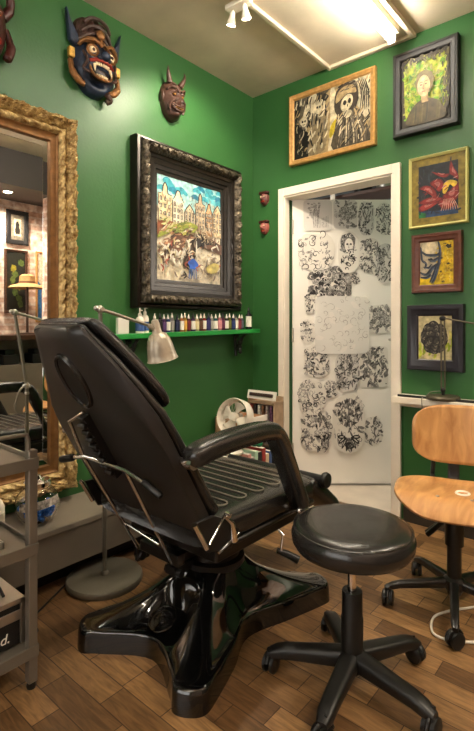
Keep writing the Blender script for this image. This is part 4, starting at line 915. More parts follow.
# seat cushion
def sup(n, hw, hh, e=4):
    out = []
    for k in range(n):
        a = 2*PI*(k+.5)/n; c, s = math.cos(a), math.sin(a)
        out.append((hw*math.copysign(abs(c)**(2/e), c), hh*math.copysign(abs(s)**(2/e), s)))
    return out
def pad(st, n=32, e=5):   # stations: (x centre, y, z, nx half width, half thickness, axis tilt) ; loft along path in the y-z plane
    bm = NB(); rings = []
    for (xc, y, z, hw, hh, th) in st:
        nrm = Vector((0, math.cos(th), math.sin(th)))    # thickness direction
        rings.append([Vector((xc+a, y, z))+nrm*b for a, b in sup(n, hw, hh, e)])
    ring_loft(bm, rings, True, True); return bm
up = PI/2
st = [(.9, -1.690, .475, .24, .02, up), (.9, -1.70, .475, .265, .04, up), (.9, -1.685, .475, .278, .05, up), (.9, -1.60, .472, .282, .052, up), (.9, -1.40, .468, .282, .052, up), (.9, -1.18, .464, .28, .052, up), (.9, -1.085, .462, .276, .05, up), (.9, -1.065, .46, .262, .04, up), (.9, -1.06, .46, .24, .025, up)]
obj('seat_cushion', pad(st), M_vinyl, **W(0))
pts = []; yy = -1.58; sgn = 1
zt = lambda y: .524+(.516-.524)*(y+1.6)/.42+.002
path = []
for k in range(10):
    y0 = -1.575+k*.05; xs = (.69, 1.10) if k % 2 == 0 else (1.10, .69); sg_ = 1 if k % 2 == 0 else -1
    path += [(xs[0], y0, zt(y0)), (xs[1], y0, zt(y0))]
    if k < 9: path += [(xs[1]+sg_*.025*math.sin(PI*j/6), y0+.025-.025*math.cos(PI*j/6), zt(y0)) for j in range(1, 6)]
bm = NB(); tube(bm, path, .0026, 6)
obj('channel_stitching', bm, mat('stitch_glint', srgb(124, 116, 104), .45), **W(0))  # pale stitch colour paints the light reflected along the piping
# legrest folded down
st = [(.9, -1.055, .475, .23, .02, R(30)), (.9, -1.045, .47, .25, .038, R(35)), (.9, -1.0, .44, .26, .045, R(45)), (.9, -.86, .335, .255, .045, R(52)), (.9, -.80, .285, .245, .036, R(52)), (.9, -.79, .275, .22, .02, R(52))]
obj('leg_rest', pad(st), M_vinyl, **W(0))
bm = NB(); tube(bm, [(.64, -.98, .475), (1.165, -.98, .475)], .018, 14); lathe(bm, [(.0, 0), (.03, 0), (.034, .01), (.03, .022), (0, .024)], 20, axis_matrix((1.16, -.98, .475), (1, 0, 0))); obj('leg_rest_pivot', bm, M_blackpl, **W(0))
# backrest: path in the y-z plane, thickness n, half widths
BP = [(-2.04+.504*D_, 1.08-.864*D_) for D_ in (.75, .70, .63, .50, .36, .27, .18, .09, 0)]      # lower end to head end
HB = [.235, .268, .28, .28, .28, .258, .195, .14, .088]          # half width of the back face
HW = [.24, .273, .283, .283, .283, .276, .243, .198, .14]        # half width of the cushion
FR = [.08, .09, .10, .096, .088, .082, .074, .066, .056]
def bp_frame(i):
    a = Vector((0, *BP[max(0, i-1)])); b = Vector((0, *BP[min(len(BP)-1, i+1)])); d = (b-a).normalized(); return d, Vector((0, d.z, -d.y))
rings_c, rings_s = [], []
def bring(i, n0, n1, hw, e=5, dt=0):
    d, nrm = bp_frame(i); c = Vector((.9, *BP[i]))+d*dt+nrm*(n0+n1)/2
    return [c+Vector((a, 0, 0))+nrm*b for a, b in sup(40, hw, (n1-n0)/2, e)]
NB_ = len(BP)
def shell_ring(i, dt=0, k=1.0, n0=0.0):
    d, nrm = bp_frame(i); c = Vector((.9, *BP[i]))+d*dt; hb, hw = HB[i]*k, HW[i]*k
    # flat back face, broad chamfer towards the cushion
    half = [(-hb+.012, n0), (0, n0), (hb-.012, n0), (hb, n0+.003), (hb+(hw-hb)*.5, .012), (hw-.002, .026), (hw, .034), (hw-.01, .04)]
    prof = half+[(0, .042)]+[(-x, n) for x, n in half[:2:-1]]
    return [c+Vector((x, 0, 0))+nrm*n for x, n in prof]
bm = NB(); rs = [shell_ring(0, -.012, .96, .01)]+[shell_ring(i) for i in range(NB_)]+[shell_ring(NB_-1, .016, .95, .006), shell_ring(NB_-1, .026, .82, .018)]
ring_loft(bm, rs, True, True); obj('back_shell', bm, M_shell, ang=35, **W(0))
bm = NB(); rs = [bring(2, .055, .085, .25, 4, -.05), bring(2, .03, FR[2], .28, 4, -.03)]+[bring(i, .028, FR[i], HW[i]*.99, 3.2) for i in range(2, NB_)]+[bring(NB_-1, .03, FR[-1]-.006, HW[-1]*.93, 3.2, .02), bring(NB_-1, .035, FR[-1]-.016, HW[-1]*.75, 3, .03)]
ring_loft(bm, rs, True, True); obj('back_cushion', bm, M_vinyl, ang=60, **W(0))
# head pillow
def on_back(s, n):   # s: metres up along path index (float), n out of the shell
    i = max(0, min(len(BP)-2, int(s))); f = s-i
    a = Vector((0, *BP[i])); b = Vector((0, *BP[i+1])); d = (b-a).normalized(); return a.lerp(b, f)+Vector((0, d.z, -d.y))*n, d
rs = []
for D_, k, n0, n1 in ((.285, .8, .085, .10), (.28, .93, .079, .115), (.262, .985, .074, .124), (.2, 1, .07, .122), (.12, 1, .062, .114), (.05, 1, .055, .102), (.0, .99, .05, .092), (-.022, .93, .05, .084), (-.03, .8, .055, .074)):
    c_ = Vector((0, -2.04+.504*D_, 1.08-.864*D_)); nrm = Vector((0, .864, .504)); hw = min(.262, .165+.42*max(0, D_))*k
    rs.append([c_+Vector((.9+a, 0, 0))+nrm*(b+(n0+n1)/2) for a, b in sup(36, hw, (n1-n0)/2, 3.4)])
bm = NB(); ring_loft(bm, rs, True, True); obj('head_pillow', bm, M_vinyl, ang=60, sub=1, **W(0))
# raised oval ring on the back shell; near-black disc paints the recess shade
d = Vector((0, -.504, .864)); nrm = Vector((0, .864, .504)); p = Vector((0, -2.04+.504*.145, 1.08-.864*.145)); ox = .9
def oval(rx, rt, n, k): a = 2*PI*k/48; return Vector((ox+rx*math.cos(a), p.y, p.z))+d*rt*math.sin(a)+nrm*n
bm = NB(); ring_loft(bm, [[oval(.062, .098, .003, k) for k in range(48)], [oval(.06, .096, -.008, k) for k in range(48)], [oval(.055, .091, -.012, k) for k in range(48)], [oval(.049, .085, -.008, k) for k in range(48)], [oval(.047, .083, .002, k) for k in range(48)]], True, False)
obj('oval_ring', bm, M_vinyl, **W(0))
bm = NB(); ring_loft(bm, [[oval(.049, .085, -.004, k) for k in range(48)], [oval(.042, .076, -.002, k) for k in range(48)], [oval(.02, .04, -.0015, k) for k in range(48)]], True, True)
obj('oval_recess_shade', bm, mat('recess_shade', srgb(13, 12, 12), .5), **W(0))
# ratchet on the back shell
bm = NB(); pa = Vector((0, -2.04+.504*.27-.010, 1.08-.864*.27-.006)); pb = Vector((0, -2.04+.504*.52-.010, 1.08-.864*.52-.006))
dv = (pa-pb); rot = Matrix((Vector((1, 0, 0)), dv.normalized(), Vector((1, 0, 0)).cross(dv.normalized()))).transposed()
mid = (pa+pb)/2; box(bm, (.86, mid.y, mid.z), (.03, dv.length, .03), rot)
for k in range(8): q_ = pb.lerp(pa, .12+k*.11); nn = Vector((0, d.z, -d.y)); tube(bm, [Vector((.842, q_.y, q_.z))-nn*.02, Vector((.878, q_.y, q_.z))-nn*.02], .010, 8)
obj('ratchet_bar', bm, M_blackpl, bevel=.003, **W(0))
# chrome support rods with cross handle
ra0, ra1, ra2 = Vector((.80, -1.925, .815)), Vector((.775, -1.863, .69)), Vector((.704, -1.57, .249))
bm = NB(); tube(bm, [Vector((.865, -1.915, .85)), ra0, ra1, ra2], .0065, 10); obj('support_rod', bm, M_chrome, **W(0))
hb = [Vector((.72, -1.866, .675)), Vector((.79, -1.862, .69)), Vector((.963, -1.832, .672)), Vector((1.04, -1.82, .646))]
bm = NB(); tube(bm, hb, .0075, 10); hbo = obj('cross_handle', bm, M_chrome, **W(0))
for a, b in ((Vector((.66, -1.876, .66)), Vector((.725, -1.866, .676))), (Vector((1.035, -1.82, .648)), Vector((1.10, -1.806, .615)))):
    bm = NB(); tube(bm, [a, a.lerp(b, .1), a.lerp(b, .9), b], [.010, .0125, .0125, .010], 12); obj('grip', bm, M_blackpl, **W(0))
bm = NB(); tube(bm, [hb[2], Vector((.901, -1.572, .246))], .0065, 10); obj('support_rod', bm, M_chrome, **W(0))
bm = NB(); tube(bm, [Vector((.729, -1.657, .39)), Vector((.922, -1.662, .37))], .0055, 10); obj('rod_brace', bm, M_chrome, **W(0))
bm = NB(); bx(bm, .69, .71, -1.59, -1.53, .215, .27); tube(bm, [(.68, -1.57, .235), (.72, -1.57, .235)], .018, 12); obj('rod_roller', bm, M_blackpl, bevel=.004, **W(0))
bm = NB(); tube(bm, [(.86, -1.575, .24), (.94, -1.575, .24)], .014, 10); bx(bm, .87, .92, -1.59, -1.50, .23, .26); obj('rod_socket', bm, M_blackpl, **W(0))
# hinge plates
for x, nm in ((1.183, 1), (.617, -1)):
    bm = NB(); prism(bm, [(x, -1.755, .545), (x, -1.68, .545), (x, -1.60, .505), (x, -1.56, .46), (x, -1.60, .42), (x, -1.70, .44)], (0, 0, 0), (nm*.012, 0, 0)); obj('hinge_plate', bm, M_blackpl, bevel=.002, **W(0))
    bm = NB(); tube(bm, [(x+nm*.016, -1.765, .545), (x+nm*.016, -1.715, .46)], .008, 10); tube(bm, [(x+nm*.014, -1.635, .53), (x+nm*.014, -1.60, .50), (x+nm*.014, -1.59, .44)], [.006, .009, .013], 10); tube(bm, [(x+nm*.013, -1.70, .465), (x+nm*.013, -1.635, .53)], .004, 8); tube(bm, [(x+nm*.013, -1.66, .425), (x+nm*.013, -1.565, .455)], .004, 8)
    lathe(bm, [(0, .016), (.009, .014), (.011, 0)], 16, axis_matrix((x+nm*.008, -1.62, .53), (nm, 0, 0))); obj('chrome_hinge', bm, M_chrome, **W(0))
# padded arms
for x, sg in ((1.225, 1), (.575, -1)):
    pth = smooth_pts([(x, -1.815, .748), (x, -1.72, .765), (x, -1.58, .772), (x, -1.46, .768), (x, -1.405, .742), (x, -1.36, .665), (x, -1.30, .55), (x, -1.245, .445)], 5)
    rs = []; n = len(pth)
    for i, q_ in enumerate(pth):
        dd = (pth[min(n-1, i+1)]-pth[max(0, i-1)]).normalized(); nn = Vector((0, -dd.z, dd.y))
        k = 1 if 2 < i < n-2 else (.55, .85, .95)[min(i, n-1-i)] if min(i, n-1-i) < 3 else 1
        t_ = i/(n-1); hw, hh = (.039, .032) if t_ < .5 else (.037, .030)
        rs.append([q_+Vector((a, 0, 0))+nn*b for a, b in sup(20, hw*k, hh*k, 3)])
    bm = NB(); ring_loft(bm, rs, True, True); obj('armrest', bm, M_vinyl, ang=60, **W(0))
    bm = NB(); lathe(bm, [(0, 0), (.018, 0), (.02, .02), (.014, .05), (0, .05)], 18, axis_matrix((x+sg*.01, -1.80, .735), (-sg, 0, 0))); tube(bm, [(x, -1.80, .735), (x-sg*.05, -1.80, .735)], .009, 10); obj('arm_pivot', bm, M_chrome, **W(0))
    bm = NB(); tube(bm, [(x, -1.25, .455), (x-sg*.055, -1.25, .425)], .010, 10); tube(bm, [(x+sg*.03, -1.275, .45), (x+sg*.03, -1.215, .45)], .009, 10); blob(bm, (x+sg*.012, -1.275, .455), .016); obj('arm_bracket', bm, M_chrome, **W(0))
# foot lever under the seat
bm = NB(); tube(bm, [(1.06, -1.22, .36), (1.12, -1.213, .31), (1.114, -1.218, .245)], .006, 8); obj('release_lever', bm, M_chrome, **W(0))
bm = NB(); tube(bm, [(1.10, -1.225, .25), (1.13, -1.20, .236), (1.165, -1.175, .215)], [.011, .014, .016], 12); obj('lever_knob', bm, M_blackpl, **W(0))

# ------------------------------------------------------------------ stool
def castor(parent, x, y, ang, r=.027):
    c = bpy.data.objects.new('castor', None)
    bm = NB()
    for s in (-1, 1): lathe(bm, [(0, .004), (r*.7, .004), (r, .008), (r, .018), (r*.7, .022), (0, .022)], 20, axis_matrix((x+s*.0, y, r), (s*-math.sin(ang), s*math.cos(ang), 0)))
    hx, hy = math.cos(ang), math.sin(ang)
    tube(bm, [(x-hx*.0, y, r*1.7), (x+hx*.012, y+hy*.012, r*2.7)], .008, 8)
    ring = []
    hood = []
    for k in range(9):
        a = R(20)+k/8*R(150); hood.append((x+hx*(r+.003)*math.cos(a), y+hy*(r+.003)*math.cos(a), r+(r+.003)*math.sin(a)))
    for s in (-.009, .009): pass
    tube(bm, hood, .007, 8)
    return bm
ST_ = thing('stool', 'round black padded swivel stool on a five-armed castor base', 'stool', (1.487, -1.362, 0), R(0))
bm = NB(); prof = [(r*.965, z+.028) for r, z in [(0, .395), (.165, .395), (.183, .402), (.194, .42), (.196, .44), (.188, .462), (.17, .474), (.14, .479), (.08, .482), (0, .483)]]
lathe(bm, prof, 64); obj('seat_pad', bm, M_vinyl, ST_, ang=60)
bm = NB(); lathe(bm, [(.182, .4915), (.183, .494), (.1805, .4952), (.1775, .495)], 64); obj('piping', bm, M_vinyl, ST_)
bm = NB(); lathe(bm, [(0, .406), (.09, .406), (.1, .412), (.1, .423)], 32); obj('seat_plate', bm, M_blackmt, ST_)
bm = NB(); tube(bm, [(0, 0, .25), (0, 0, .41)], .0135, 18); obj('gas_piston', bm, M_chrome, ST_)
bm = NB(); lathe(bm, [(0, .085), (.034, .085), (.034, .21), (.0315, .215), (.0315, .29), (.03, .294), (.014, .294)], 32); obj('column_cover', bm, M_blackpl, ST_)
bm = NB(); lathe(bm, [(0, .05), (.035, .05), (.048, .065), (.05, .09), (.04, .105), (.03, .108)], 32); obj('hub', bm, M_blackpl, ST_)
def five_star(parent, arms, rr, z_hub, z_tip, hw, matl, wheel=.027, hh=.018, wname='castor'):
    for a in arms:
        c, s = math.cos(a), math.sin(a); rs = []
        for i in range(9):
            f = i/8; r = .03+(rr-.03)*f; z = z_hub+(z_tip-z_hub)*f - (.012*(f-.8)/.2 if f > .8 else 0); w_ = hw*(1-.25*f); h_ = hh*(1.25-.45*f)
            if i == 8: w_ *= .7; h_ *= .7
            ctr = Vector((r*c, r*s, z)); rs.append([ctr+Vector((-s*x_, c*x_, y_)) for x_, y_ in sup(16, w_, h_, 3.5)])
        bm = NB(); ring_loft(bm, rs, True, True); obj('base_arm', bm, matl, parent, ang=60)
        w_a = a+1.9+.7*math.sin(a*3)
        obj(wname, castor(parent, (rr-.012)*c, (rr-.012)*s, w_a, wheel), M_blackpl, parent)
# arm directions read from the castors: left, back, right, front right, front left
aL = math.atan2(-1.512+1.362, 1.28-1.487)-R(8)
five_star(ST_, [aL-k*2*PI/5 for k in range(5)], .268, .085, .07, .03, M_blackpl, .029, .022)

# ------------------------------------------------------------------ plywood swivel chair
WC = thing('swivel_chair', 'beech plywood swivel chair with black five-armed castor base', 'chair', (1.605, -.73, 0), 0)
fa_ = R(-73)         # facing
fx, fy = math.cos(fa_), math.sin(fa_); rxv = Vector((-fy, fx, 0)); fv = Vector((fx, fy, 0))   # rxv: towards photo right
def curved_sheet(w, h, corner, fn, nu=26, nv=18, th=.011):
    bm = NB(); vs = []
    for i in range(nv+1):
        v = -1+2*i/nv; row = []
        for j in range(nu+1):
            u = -1+2*j/nu
            # rounded rectangle via superellipse mapping
            x = u*math.sqrt(max(0, 1-.5*abs(v)**corner*.72)) ; y = v*math.sqrt(max(0, 1-.5*abs(u)**corner*.72))
            row.append(bm.verts.new(fn(x*w/2, y*h/2)))
        vs.append(row)
    for i in range(nv):
        for j in range(nu): bm.faces.new((vs[i][j], vs[i][j+1], vs[i+1][j+1], vs[i+1][j]))
    return bm
def seat_fn(x, y):       # y forward (towards the sitter's knees)
    z = .462+.03*(x/.2)**2*.35 - (.05*((y-.05)/.11)**2 if y > .05 else 0) + (.02*((-y-.1)/.1)**2 if y < -.1 else 0)
    return rxv*x+fv*(y+.028)+Vector((0, 0, z))
o = obj('seat', curved_sheet(.44, .33, 4, seat_fn), M_ply, WC); sm = o.modifiers.new('s', 'SOLIDIFY'); sm.thickness = .014; sm.offset = -1
o.modifiers.new('b', 'BEVEL').width = .003
def back_fn(x, z):
    return rxv*(x+.03)+fv*(-.185+.035*(x/.2)**2-.05*z)+Vector((0, 0, .65+z))
o = obj('backrest', curved_sheet(.395, .25, 4, back_fn), M_ply, WC); sm = o.modifiers.new('s', 'SOLIDIFY'); sm.thickness = .011; sm.offset = -1
bm = NB()
for x in (-.05, .05): lathe(bm, [(0, .004), (.006, .003), (.007, 0)], 12, axis_matrix(back_fn(x, 0.0)+fv*.0005, fv))
for x in (-.06, .06):
    for y in (.06,): lathe(bm, [(0, .004), (.006, .003), (.007, 0)], 12, axis_matrix(seat_fn(x, y), (0, 0, 1)))
obj('screw', bm, M_brushed, WC)
bm = NB(); c_ = seat_fn(.03, -.01)+Vector((0, 0, .001)); tube(bm, [c_+rxv*.024*math.cos(2*PI*k/24)+fv*.024*math.sin(2*PI*k/24) for k in range(25)], .0045, 8); obj('seat_ring', bm, M_whitepl, WC)
# spine from under the seat to the backrest
bm = NB(); pts = [fv*.02+Vector((0, 0, .435)), fv*-.15+Vector((0, 0, .428)), fv*-.215+Vector((0, 0, .45)), fv*-.215+Vector((0, 0, .56)), fv*-.205+Vector((0, 0, .72))]
pts = smooth_pts(pts, 6)
rs = []
for i, q_ in enumerate(pts):
    d = (pts[min(i+1, len(pts)-1)]-pts[max(0, i-1)]).normalized(); nn = d.cross(rxv).normalized(); rs.append([q_+rxv*a+nn*b for a, b in sup(12, .024, .006, 5)])
ring_loft(bm, rs, True, True); obj('back_spine', bm, mat('spine_grey', srgb(58, 52, 48), .5), WC)
bm = NB(); pts = [rxv*-.07+fv*-.02+Vector((0, 0, .44)), rxv*-.085+fv*-.2+Vector((0, 0, .46)), rxv*-.075+fv*-.205+Vector((0, 0, .62))]; tube(bm, pts, .010, 8); obj('tilt_strut', bm, M_blackmt, WC)
bm = NB(); box(bm, (0, 0, .432), (.17, .15, .022), Matrix.Rotation(fa_, 3, 'Z')); box(bm, (0, 0, .405), (.08, .08, .04), Matrix.Rotation(fa_, 3, 'Z')); obj('seat_plate', bm, M_blackmt, WC, bevel=.004)
bm = NB(); lathe(bm, [(0, .06), (.027, .06), (.027, .25), (.035, .252), (.035, .40), (0, .40)], 28); obj('column', bm, M_blackmt, WC)
bm = NB(); lathe(bm, [(0, .075), (.035, .075), (.04, .085), (.04, .115), (.03, .125), (.02, .128)], 28); obj('hub', bm, M_blackmt, WC)
a0 = math.atan2(-.886+.735, 1.383-1.60)
five_star(WC, [a0+k*2*PI/5 for k in range(5)], .268, .10, .078, .018, M_blackmt, .029, .015)
bm = NB(); pA, pB = Vector((-.07, .12, .33)), Vector((-.16, .07, .225))
tube(bm, [Vector((-.02, .03, .41)), Vector((-.06, .12, .38)), Vector((-.07, .12, .30)), Vector((-.135, .075, .235))], .011, 10); tube(bm, [Vector((0, .02, .37)), Vector((-.05, .06, .32)), Vector((-.125, .06, .235))], .011, 10); obj('tilt_lever', bm, M_blackmt, WC)

# white cable on the floor
bm = NB(); tube(bm, smooth_pts([(1.72, -.62, .006), (1.655, -.70, .006), (1.60, -.775, .006), (1.568, -.86, .006), (1.60, -.955, .006), (1.67, -.95, .006), (1.74, -.90, .006), (1.83, -.86, .006)], 10), .0048, 8)
tag(obj('power_cable', bm, M_whitepl), 'white cable looping on the floor beside the plywood chair', 'cable')

# ------------------------------------------------------------------ ledge lamp and black rod
t = thing('desk_lamp', 'small bronze-grey jointed desk lamp standing on the white ledge', 'lamp', (1.362, -.088, .725))
M_bronze = mat('bronze_grey', srgb(96, 88, 72), .4, metal=.5)
bm = NB(); lathe(bm, [(0, 0), (.083, 0), (.086, .004), (.086, .014), (.08, .02), (.015, .024), (0, .024)], 36); obj('base_disc', bm, M_bronze, t)
bm = NB(); blob(bm, (0, 0, .05), (.012, .012, .014)); tube(bm, [(0, 0, .02), (0, 0, .05)], .008, 10); obj('lower_joint', bm, M_blackpl, t)
for s in (-.009, .009):
    bm = NB(); tube(bm, [(s, 0, .05), (s-.002, 0, .425)], .0045, 8); obj('arm_rod', bm, M_bronze, t)
bm = NB(); blob(bm, (-.002, 0, .43), (.018, .01, .014)); obj('elbow', bm, M_blackpl, t)
bm = NB(); tube(bm, [(0, 0, .432), (.30, -.04, .375)], .005, 8); obj('upper_arm', bm, M_bronze, t)
prof = [(.02, 0), (.034, .02), (.055, .07), (.062, .1)]
bm = NB(); lathe(bm, prof+[(r-.003, z) for r, z in prof[::-1]], 24, axis_matrix((.30, -.04, .38), (.1, -.2, -1))); obj('lamp_shade', bm, M_bronze, t)
bm = NB(); tube(bm, smooth_pts([(-.0, .0, .045), (-.06, -.01, .035), (-.085, -.03, .005), (-.09, -.063, .004), (-.085, -.068, -.05)]), .0022, 6); obj('lamp_cord', bm, M_lampgrey, t)
bm = NB(); tube(bm, [(1.135, -.135, .732), (1.53, -.12, .732)], .0065, 8); tag(obj('black_rod', bm, M_blackpl), 'thin black rod lying along the front of the white ledge', 'rod')

# ------------------------------------------------------------------ trolley at the left edge
TR = thing('trolley', 'grey steel three-tier trolley cut by the left photo edge', 'trolley', (.54, -2.32, 0))
X1, Y1, X0, Y0 = .20, .30, -.20, -.30
for (x, y) in ((X1, Y1), (X0, Y1), (X1, Y0), (X0, Y0)):
    bm = NB(); bx(bm, x-.014, x+.014, y-.014, y+.014, .02, .735); lg = obj('upright', bm, M_trol, TR, bevel=.003)
    bm = NB(); lathe(bm, [(0, 0), (.013, 0), (.015, .008), (.011, .022), (0, .022)], 14, Matrix.Translation((x, y, 0))); obj('foot', bm, M_blackpl, lg)
for z, nm in ((.69, 'top_shelf'), (.425, 'middle_shelf'), (.112, 'bottom_shelf')):
    bm = NB(); bx(bm, X0-.01, X1+.01, Y0-.01, Y1+.01, z, z+.008)
    for a in ((X0-.015, X1+.015, Y0-.018, Y0-.01), (X0-.015, X1+.015, Y1+.01, Y1+.018), (X0-.018, X0-.01, Y0-.015, Y1+.015), (X1+.01, X1+.018, Y0-.015, Y1+.015)): bx(bm, *a, z-.014, z+.022)
    obj(nm, bm, M_trol, TR, bevel=.002)
for x in (X1, X0):
    bm = NB(); tube(bm, smooth_pts([(x, Y1-.01, .735), (x, Y1-.012, .775), (x, Y1-.05, .785), (x, 0, .785), (x, Y0+.05, .785), (x, Y0+.012, .775), (x, Y0+.01, .735)], 5), .0065, 10); obj('guard_rail', bm, M_trol, TR)
bm = NB(); bx(bm, -.17, .16, -.25, .24, 0, .004); 
for a in ((-.17, .16, .234, .24), (-.17, .16, -.25, -.244), (-.17, -.164, -.25, .24), (.154, .16, -.25, .24)): bx(bm, *a, 0, .022)
o = tag(obj('steel_tray', bm, M_brushed, bevel=.002), 'shiny steel tray lying on the middle trolley shelf', 'tray'); o.location = (.53, -2.32, .4332)
bm = NB(); bx(bm, -.16, .15, -.2, .22, 0, .02); o = tag(obj('wooden_tray', bm, mat('tray_wood', srgb(140, 104, 78), .5, noise=.2), bevel=.004), 'flat brown board lying on the top trolley shelf', 'board'); o.location = (.53, -2.32, .6982)
# amplifier-like unit on the bottom shelf
t = thing('audio_amplifier', 'black and steel device with white lettering on the bottom trolley shelf', 'device', (.535, -2.262, .1202))
bm = NB(); bx(bm, -.17, .165, -.26, .235, .008, .15); obj('case', bm, M_blackpl, t, bevel=.003)
bm = NB(); bx(bm, .165, .171, -.26, .238, .085, .115); bx(bm, -.172, .172, -.262, .238, .135, .152); bx(bm, .14, .172, .225, .24, .01, .15); obj('steel_trim', bm, M_brushed, t, smooth=False, bevel=.002)
for x in (-.14, .13):
    for y in (-.22, .2):
        bm = NB(); lathe(bm, [(0, 0), (.014, 0), (.014, .009), (0, .009)], 14, Matrix.Translation((x, y, 0))); obj('foot', bm, M_blackpl, t)
bm = NB()
for k in range(2): lathe(bm, [(.04-.016*k, 0), (.04-.016*k, .004), (.034-.016*k, .006), (.03-.016*k, .002)], 28, Matrix.Translation((.06, .12, .152)))
tube(bm, smooth_pts([(.13, .19, .156), (.06, .2, .158), (-.02, .18, .156), (-.05, .1, .157), (.0, .06, .156), (.1, .06, .157), (.14, .12, .156)], 8), .005, 8); obj('cable_coil', bm, M_blackpl, t)
cu = bpy.data.curves.new('txt', 'FONT'); cu.body = 'nd.'; cu.size = .042; cu.extrude = .0006; cu.shear = .2
to = bpy.data.objects.new('txt', cu); COL.objects.link(to); dg = bpy.context.evaluated_depsgraph_get()
me = bpy.data.meshes.new_from_object(to.evaluated_get(dg)); bpy.data.objects.remove(to)
me.name = 'lettering'; me.materials.append(M_paper); lt = bpy.data.objects.new('lettering', me); COL.objects.link(lt); lt.parent = t
lt.rotation_euler = (R(90), 0, R(90)); lt.location = (.1655, .142, .026)
t = thing('cream_bottle', 'tall pale bottle standing at the far left on the trolley tray', 'bottle', (.60, -2.13, .4376))
bm = NB(); lathe(bm, [(0, 0), (.022, 0), (.022, .075), (.012, .092), (.012, .105), (0, .105)], 20); obj('bottle_body', bm, M_whitepl, t)
bm = NB(); lathe(bm, [(.014, .098), (.014, .118), (0, .12)], 16); obj('cap', bm, M_chrome, t)

# ------------------------------------------------------------------ right side of the shop, seen only in the gilt mirror
def simple_pic(label, y0, y1, z0, z1, fm_, fw, art):
    t, w, h = picture(label, y0, y1, z0, z1, fm_, flat(fw, .03), fw, wall='right', xw=XR)
    A = Art(w, h, art[0]); art[1](A); A.done(t, .012)
def art1(A):
    A.poly(CR, [(.22, .16), (.78, .16), (.78, .84), (.22, .84)]); A.ell(INK, .5, .62, .16, .13, jit=.2)
    for k in range(8): A.stroke(INK, [(.35+.04*k, .22), (.32+.05*k, .4), (.4+.03*k, .55)], .03, 3)
def art2(A):
    for k in range(8): A.ell(rnd.choice([pm(150, 140, 40), pm(196, 180, 60), pm(90, 110, 50)]), rnd.uniform(.2, .8), .12+.1*k, .16, .06, jit=.25)
simple_pic('black-framed small ink drawing on the brick wallpaper seen in the mirror', -.43, -.19, 2.0, 2.37, mat('black_lacquer', (.02, .02, .02)), .05, (GREYP, art1))
simple_pic('tall dark botanical poster in brown frame seen in the mirror', -.45, -.20, 1.25, 1.94, M_brownw, .025, (pm(30, 32, 26), art2))
simple_pic('narrow gold-framed blue picture on the shop corner seen in mirror', -.10, -.015, 1.15, 1.95, mat('light_gilt', (.5, .3, .1)), .018, (pm(60, 130, 200), lambda A: A.poly(WH, [(0, .5), (1, .6), (1, 1), (0, 1)])))
t = thing('counter', 'brown-topped counter along the brick wallpaper seen in the mirror', 'counter', (2.86, -1.1, 0))
bm = NB(); bx(bm, -.24, .235, -.9, 1.06, .97, 1.02); obj('worktop', bm, M_brownw, t, bevel=.004)
bm = NB(); bx(bm, -.20, .235, -.88, 1.05, 0, .72); bx(bm, .18, .235, -.88, 1.05, .72, .97); bx(bm, -.2, .235, -.88, -.84, .72, .97); bx(bm, -.2, .235, 1.0, 1.05, .72, .97); obj('cabinet_body', bm, M_bench, t, bevel=.003)
t = thing('sun_hat', 'straw sun hat on a dark stand seen in the mirror', 'hat', (2.88, -.30, 1.56))
prof = [(.0, .1), (.05, .098), (.075, .08), (.085, .0), (.16, -.02), (.19, -.045)]
bm = NB(); lathe(bm, prof+[(r-.003, z-.004) for r, z in prof[::-1] if r > .01], 40); obj('crown_and_brim', bm, mat('straw', srgb(190, 150, 100), .7, noise=.2, scale=60), t)
bm = NB(); lathe(bm, [(.0805, .03), (.087, .003)], 40); obj('hat_band', bm, mat('band_brown', srgb(110, 70, 44), .6), t)
t = thing('hat_stand', 'slim dark stand on the counter carrying the straw hat', 'stand', (2.88, -.30, 1.02))
bm = NB(); lathe(bm, [(0, 0), (.08, 0), (.08, .012), (.014, .02), (.012, .58), (.04, .60), (.055, .62), (0, .635)], 24); obj('post', bm, M_brownw, t)
for k, (y, z0) in enumerate(((-.25, .72), (-.55, .72), (-.85, .72))):
    bm = NB(); bx(bm, -.1, .1, -.08, .08, 0, .1); bx(bm, -.07, .07, -.05, .05, .1, .15)
    o = tag(obj('tool_case', bm, M_blackpl, bevel=.008), 'black tool case on the open counter shelf, %s from the back wall' % ORD[k], 'case', 'tool cases under the mirrored counter'); o.location = (2.80, y, z0)

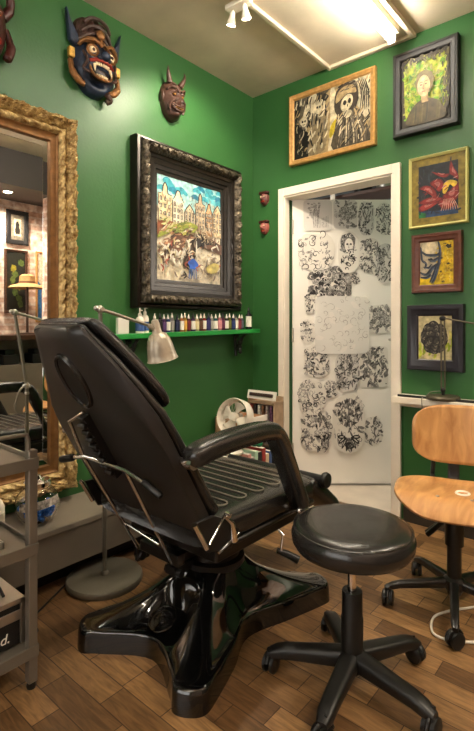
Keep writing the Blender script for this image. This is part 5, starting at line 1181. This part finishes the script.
# ------------------------------------------------------------------ light and camera
def spot(loc, tgt, power, size, blend=.6, rad=.03, col=(1, .86, .66)):
    l = bpy.data.lights.new('spot', 'SPOT'); l.energy = power; l.spot_size = R(size); l.spot_blend = blend; l.shadow_soft_size = rad; l.color = col
    o = bpy.data.objects.new('spot_lamp', l); COL.objects.link(o); o.location = loc
    o.rotation_euler = (Vector(tgt)-Vector(loc)).to_track_quat('-Z', 'Y').to_euler()
spot((.49, -.84, 2.63), (.0, -.7, 1.9), 14, 120)
spot((.585, -.83, 2.63), (.5, -.3, 0), 14, 110)
spot((2.78, -.55, 2.46), (2.95, -.45, 1.2), 44, 130)
spot((2.78, -1.5, 2.46), (2.7, -1.5, 0), 24, 130)
spot((2.78, -2.5, 2.46), (2.7, -2.5, 0), 10, 130)
hl = bpy.data.lights.new('hall', 'POINT'); hl.energy = 14; hl.shadow_soft_size = .1; hl.color = (1, .9, .76); ho = bpy.data.objects.new('hall_lamp', hl); COL.objects.link(ho); ho.location = (1.3, .9, 1.95)
w = bpy.data.worlds.new('world'); sc.world = w; w.use_nodes = True
w.node_tree.nodes['Background'].inputs[0].default_value = (1, .95, .88, 1); w.node_tree.nodes['Background'].inputs[1].default_value = 1.4
pl = bpy.data.lights.new('window_portal', 'AREA'); pl.shape = 'RECTANGLE'; pl.size = 2.2; pl.size_y = 1.7; pl.cycles.is_portal = True
po = bpy.data.objects.new('window_portal', pl); COL.objects.link(po); po.location = (1.55, YF-.13, 1.45); po.rotation_euler = (R(90), 0, 0)

cam = bpy.data.cameras.new('camera'); co = bpy.data.objects.new('camera', cam); COL.objects.link(co)
cam.sensor_fit = 'VERTICAL'; cam.sensor_height = 36; cam.lens = 36*480/731; cam.clip_start = .02
cam.shift_y = -(365.5-325)/731
co.location = (2.189, -2.733, 1.12); co.rotation_euler = (R(90), 0, R(40.6))
sc.camera = co
sc.view_settings.view_transform = 'Standard'; sc.view_settings.look = 'None'; sc.view_settings.gamma = 1; sc.view_settings.exposure = 1.52
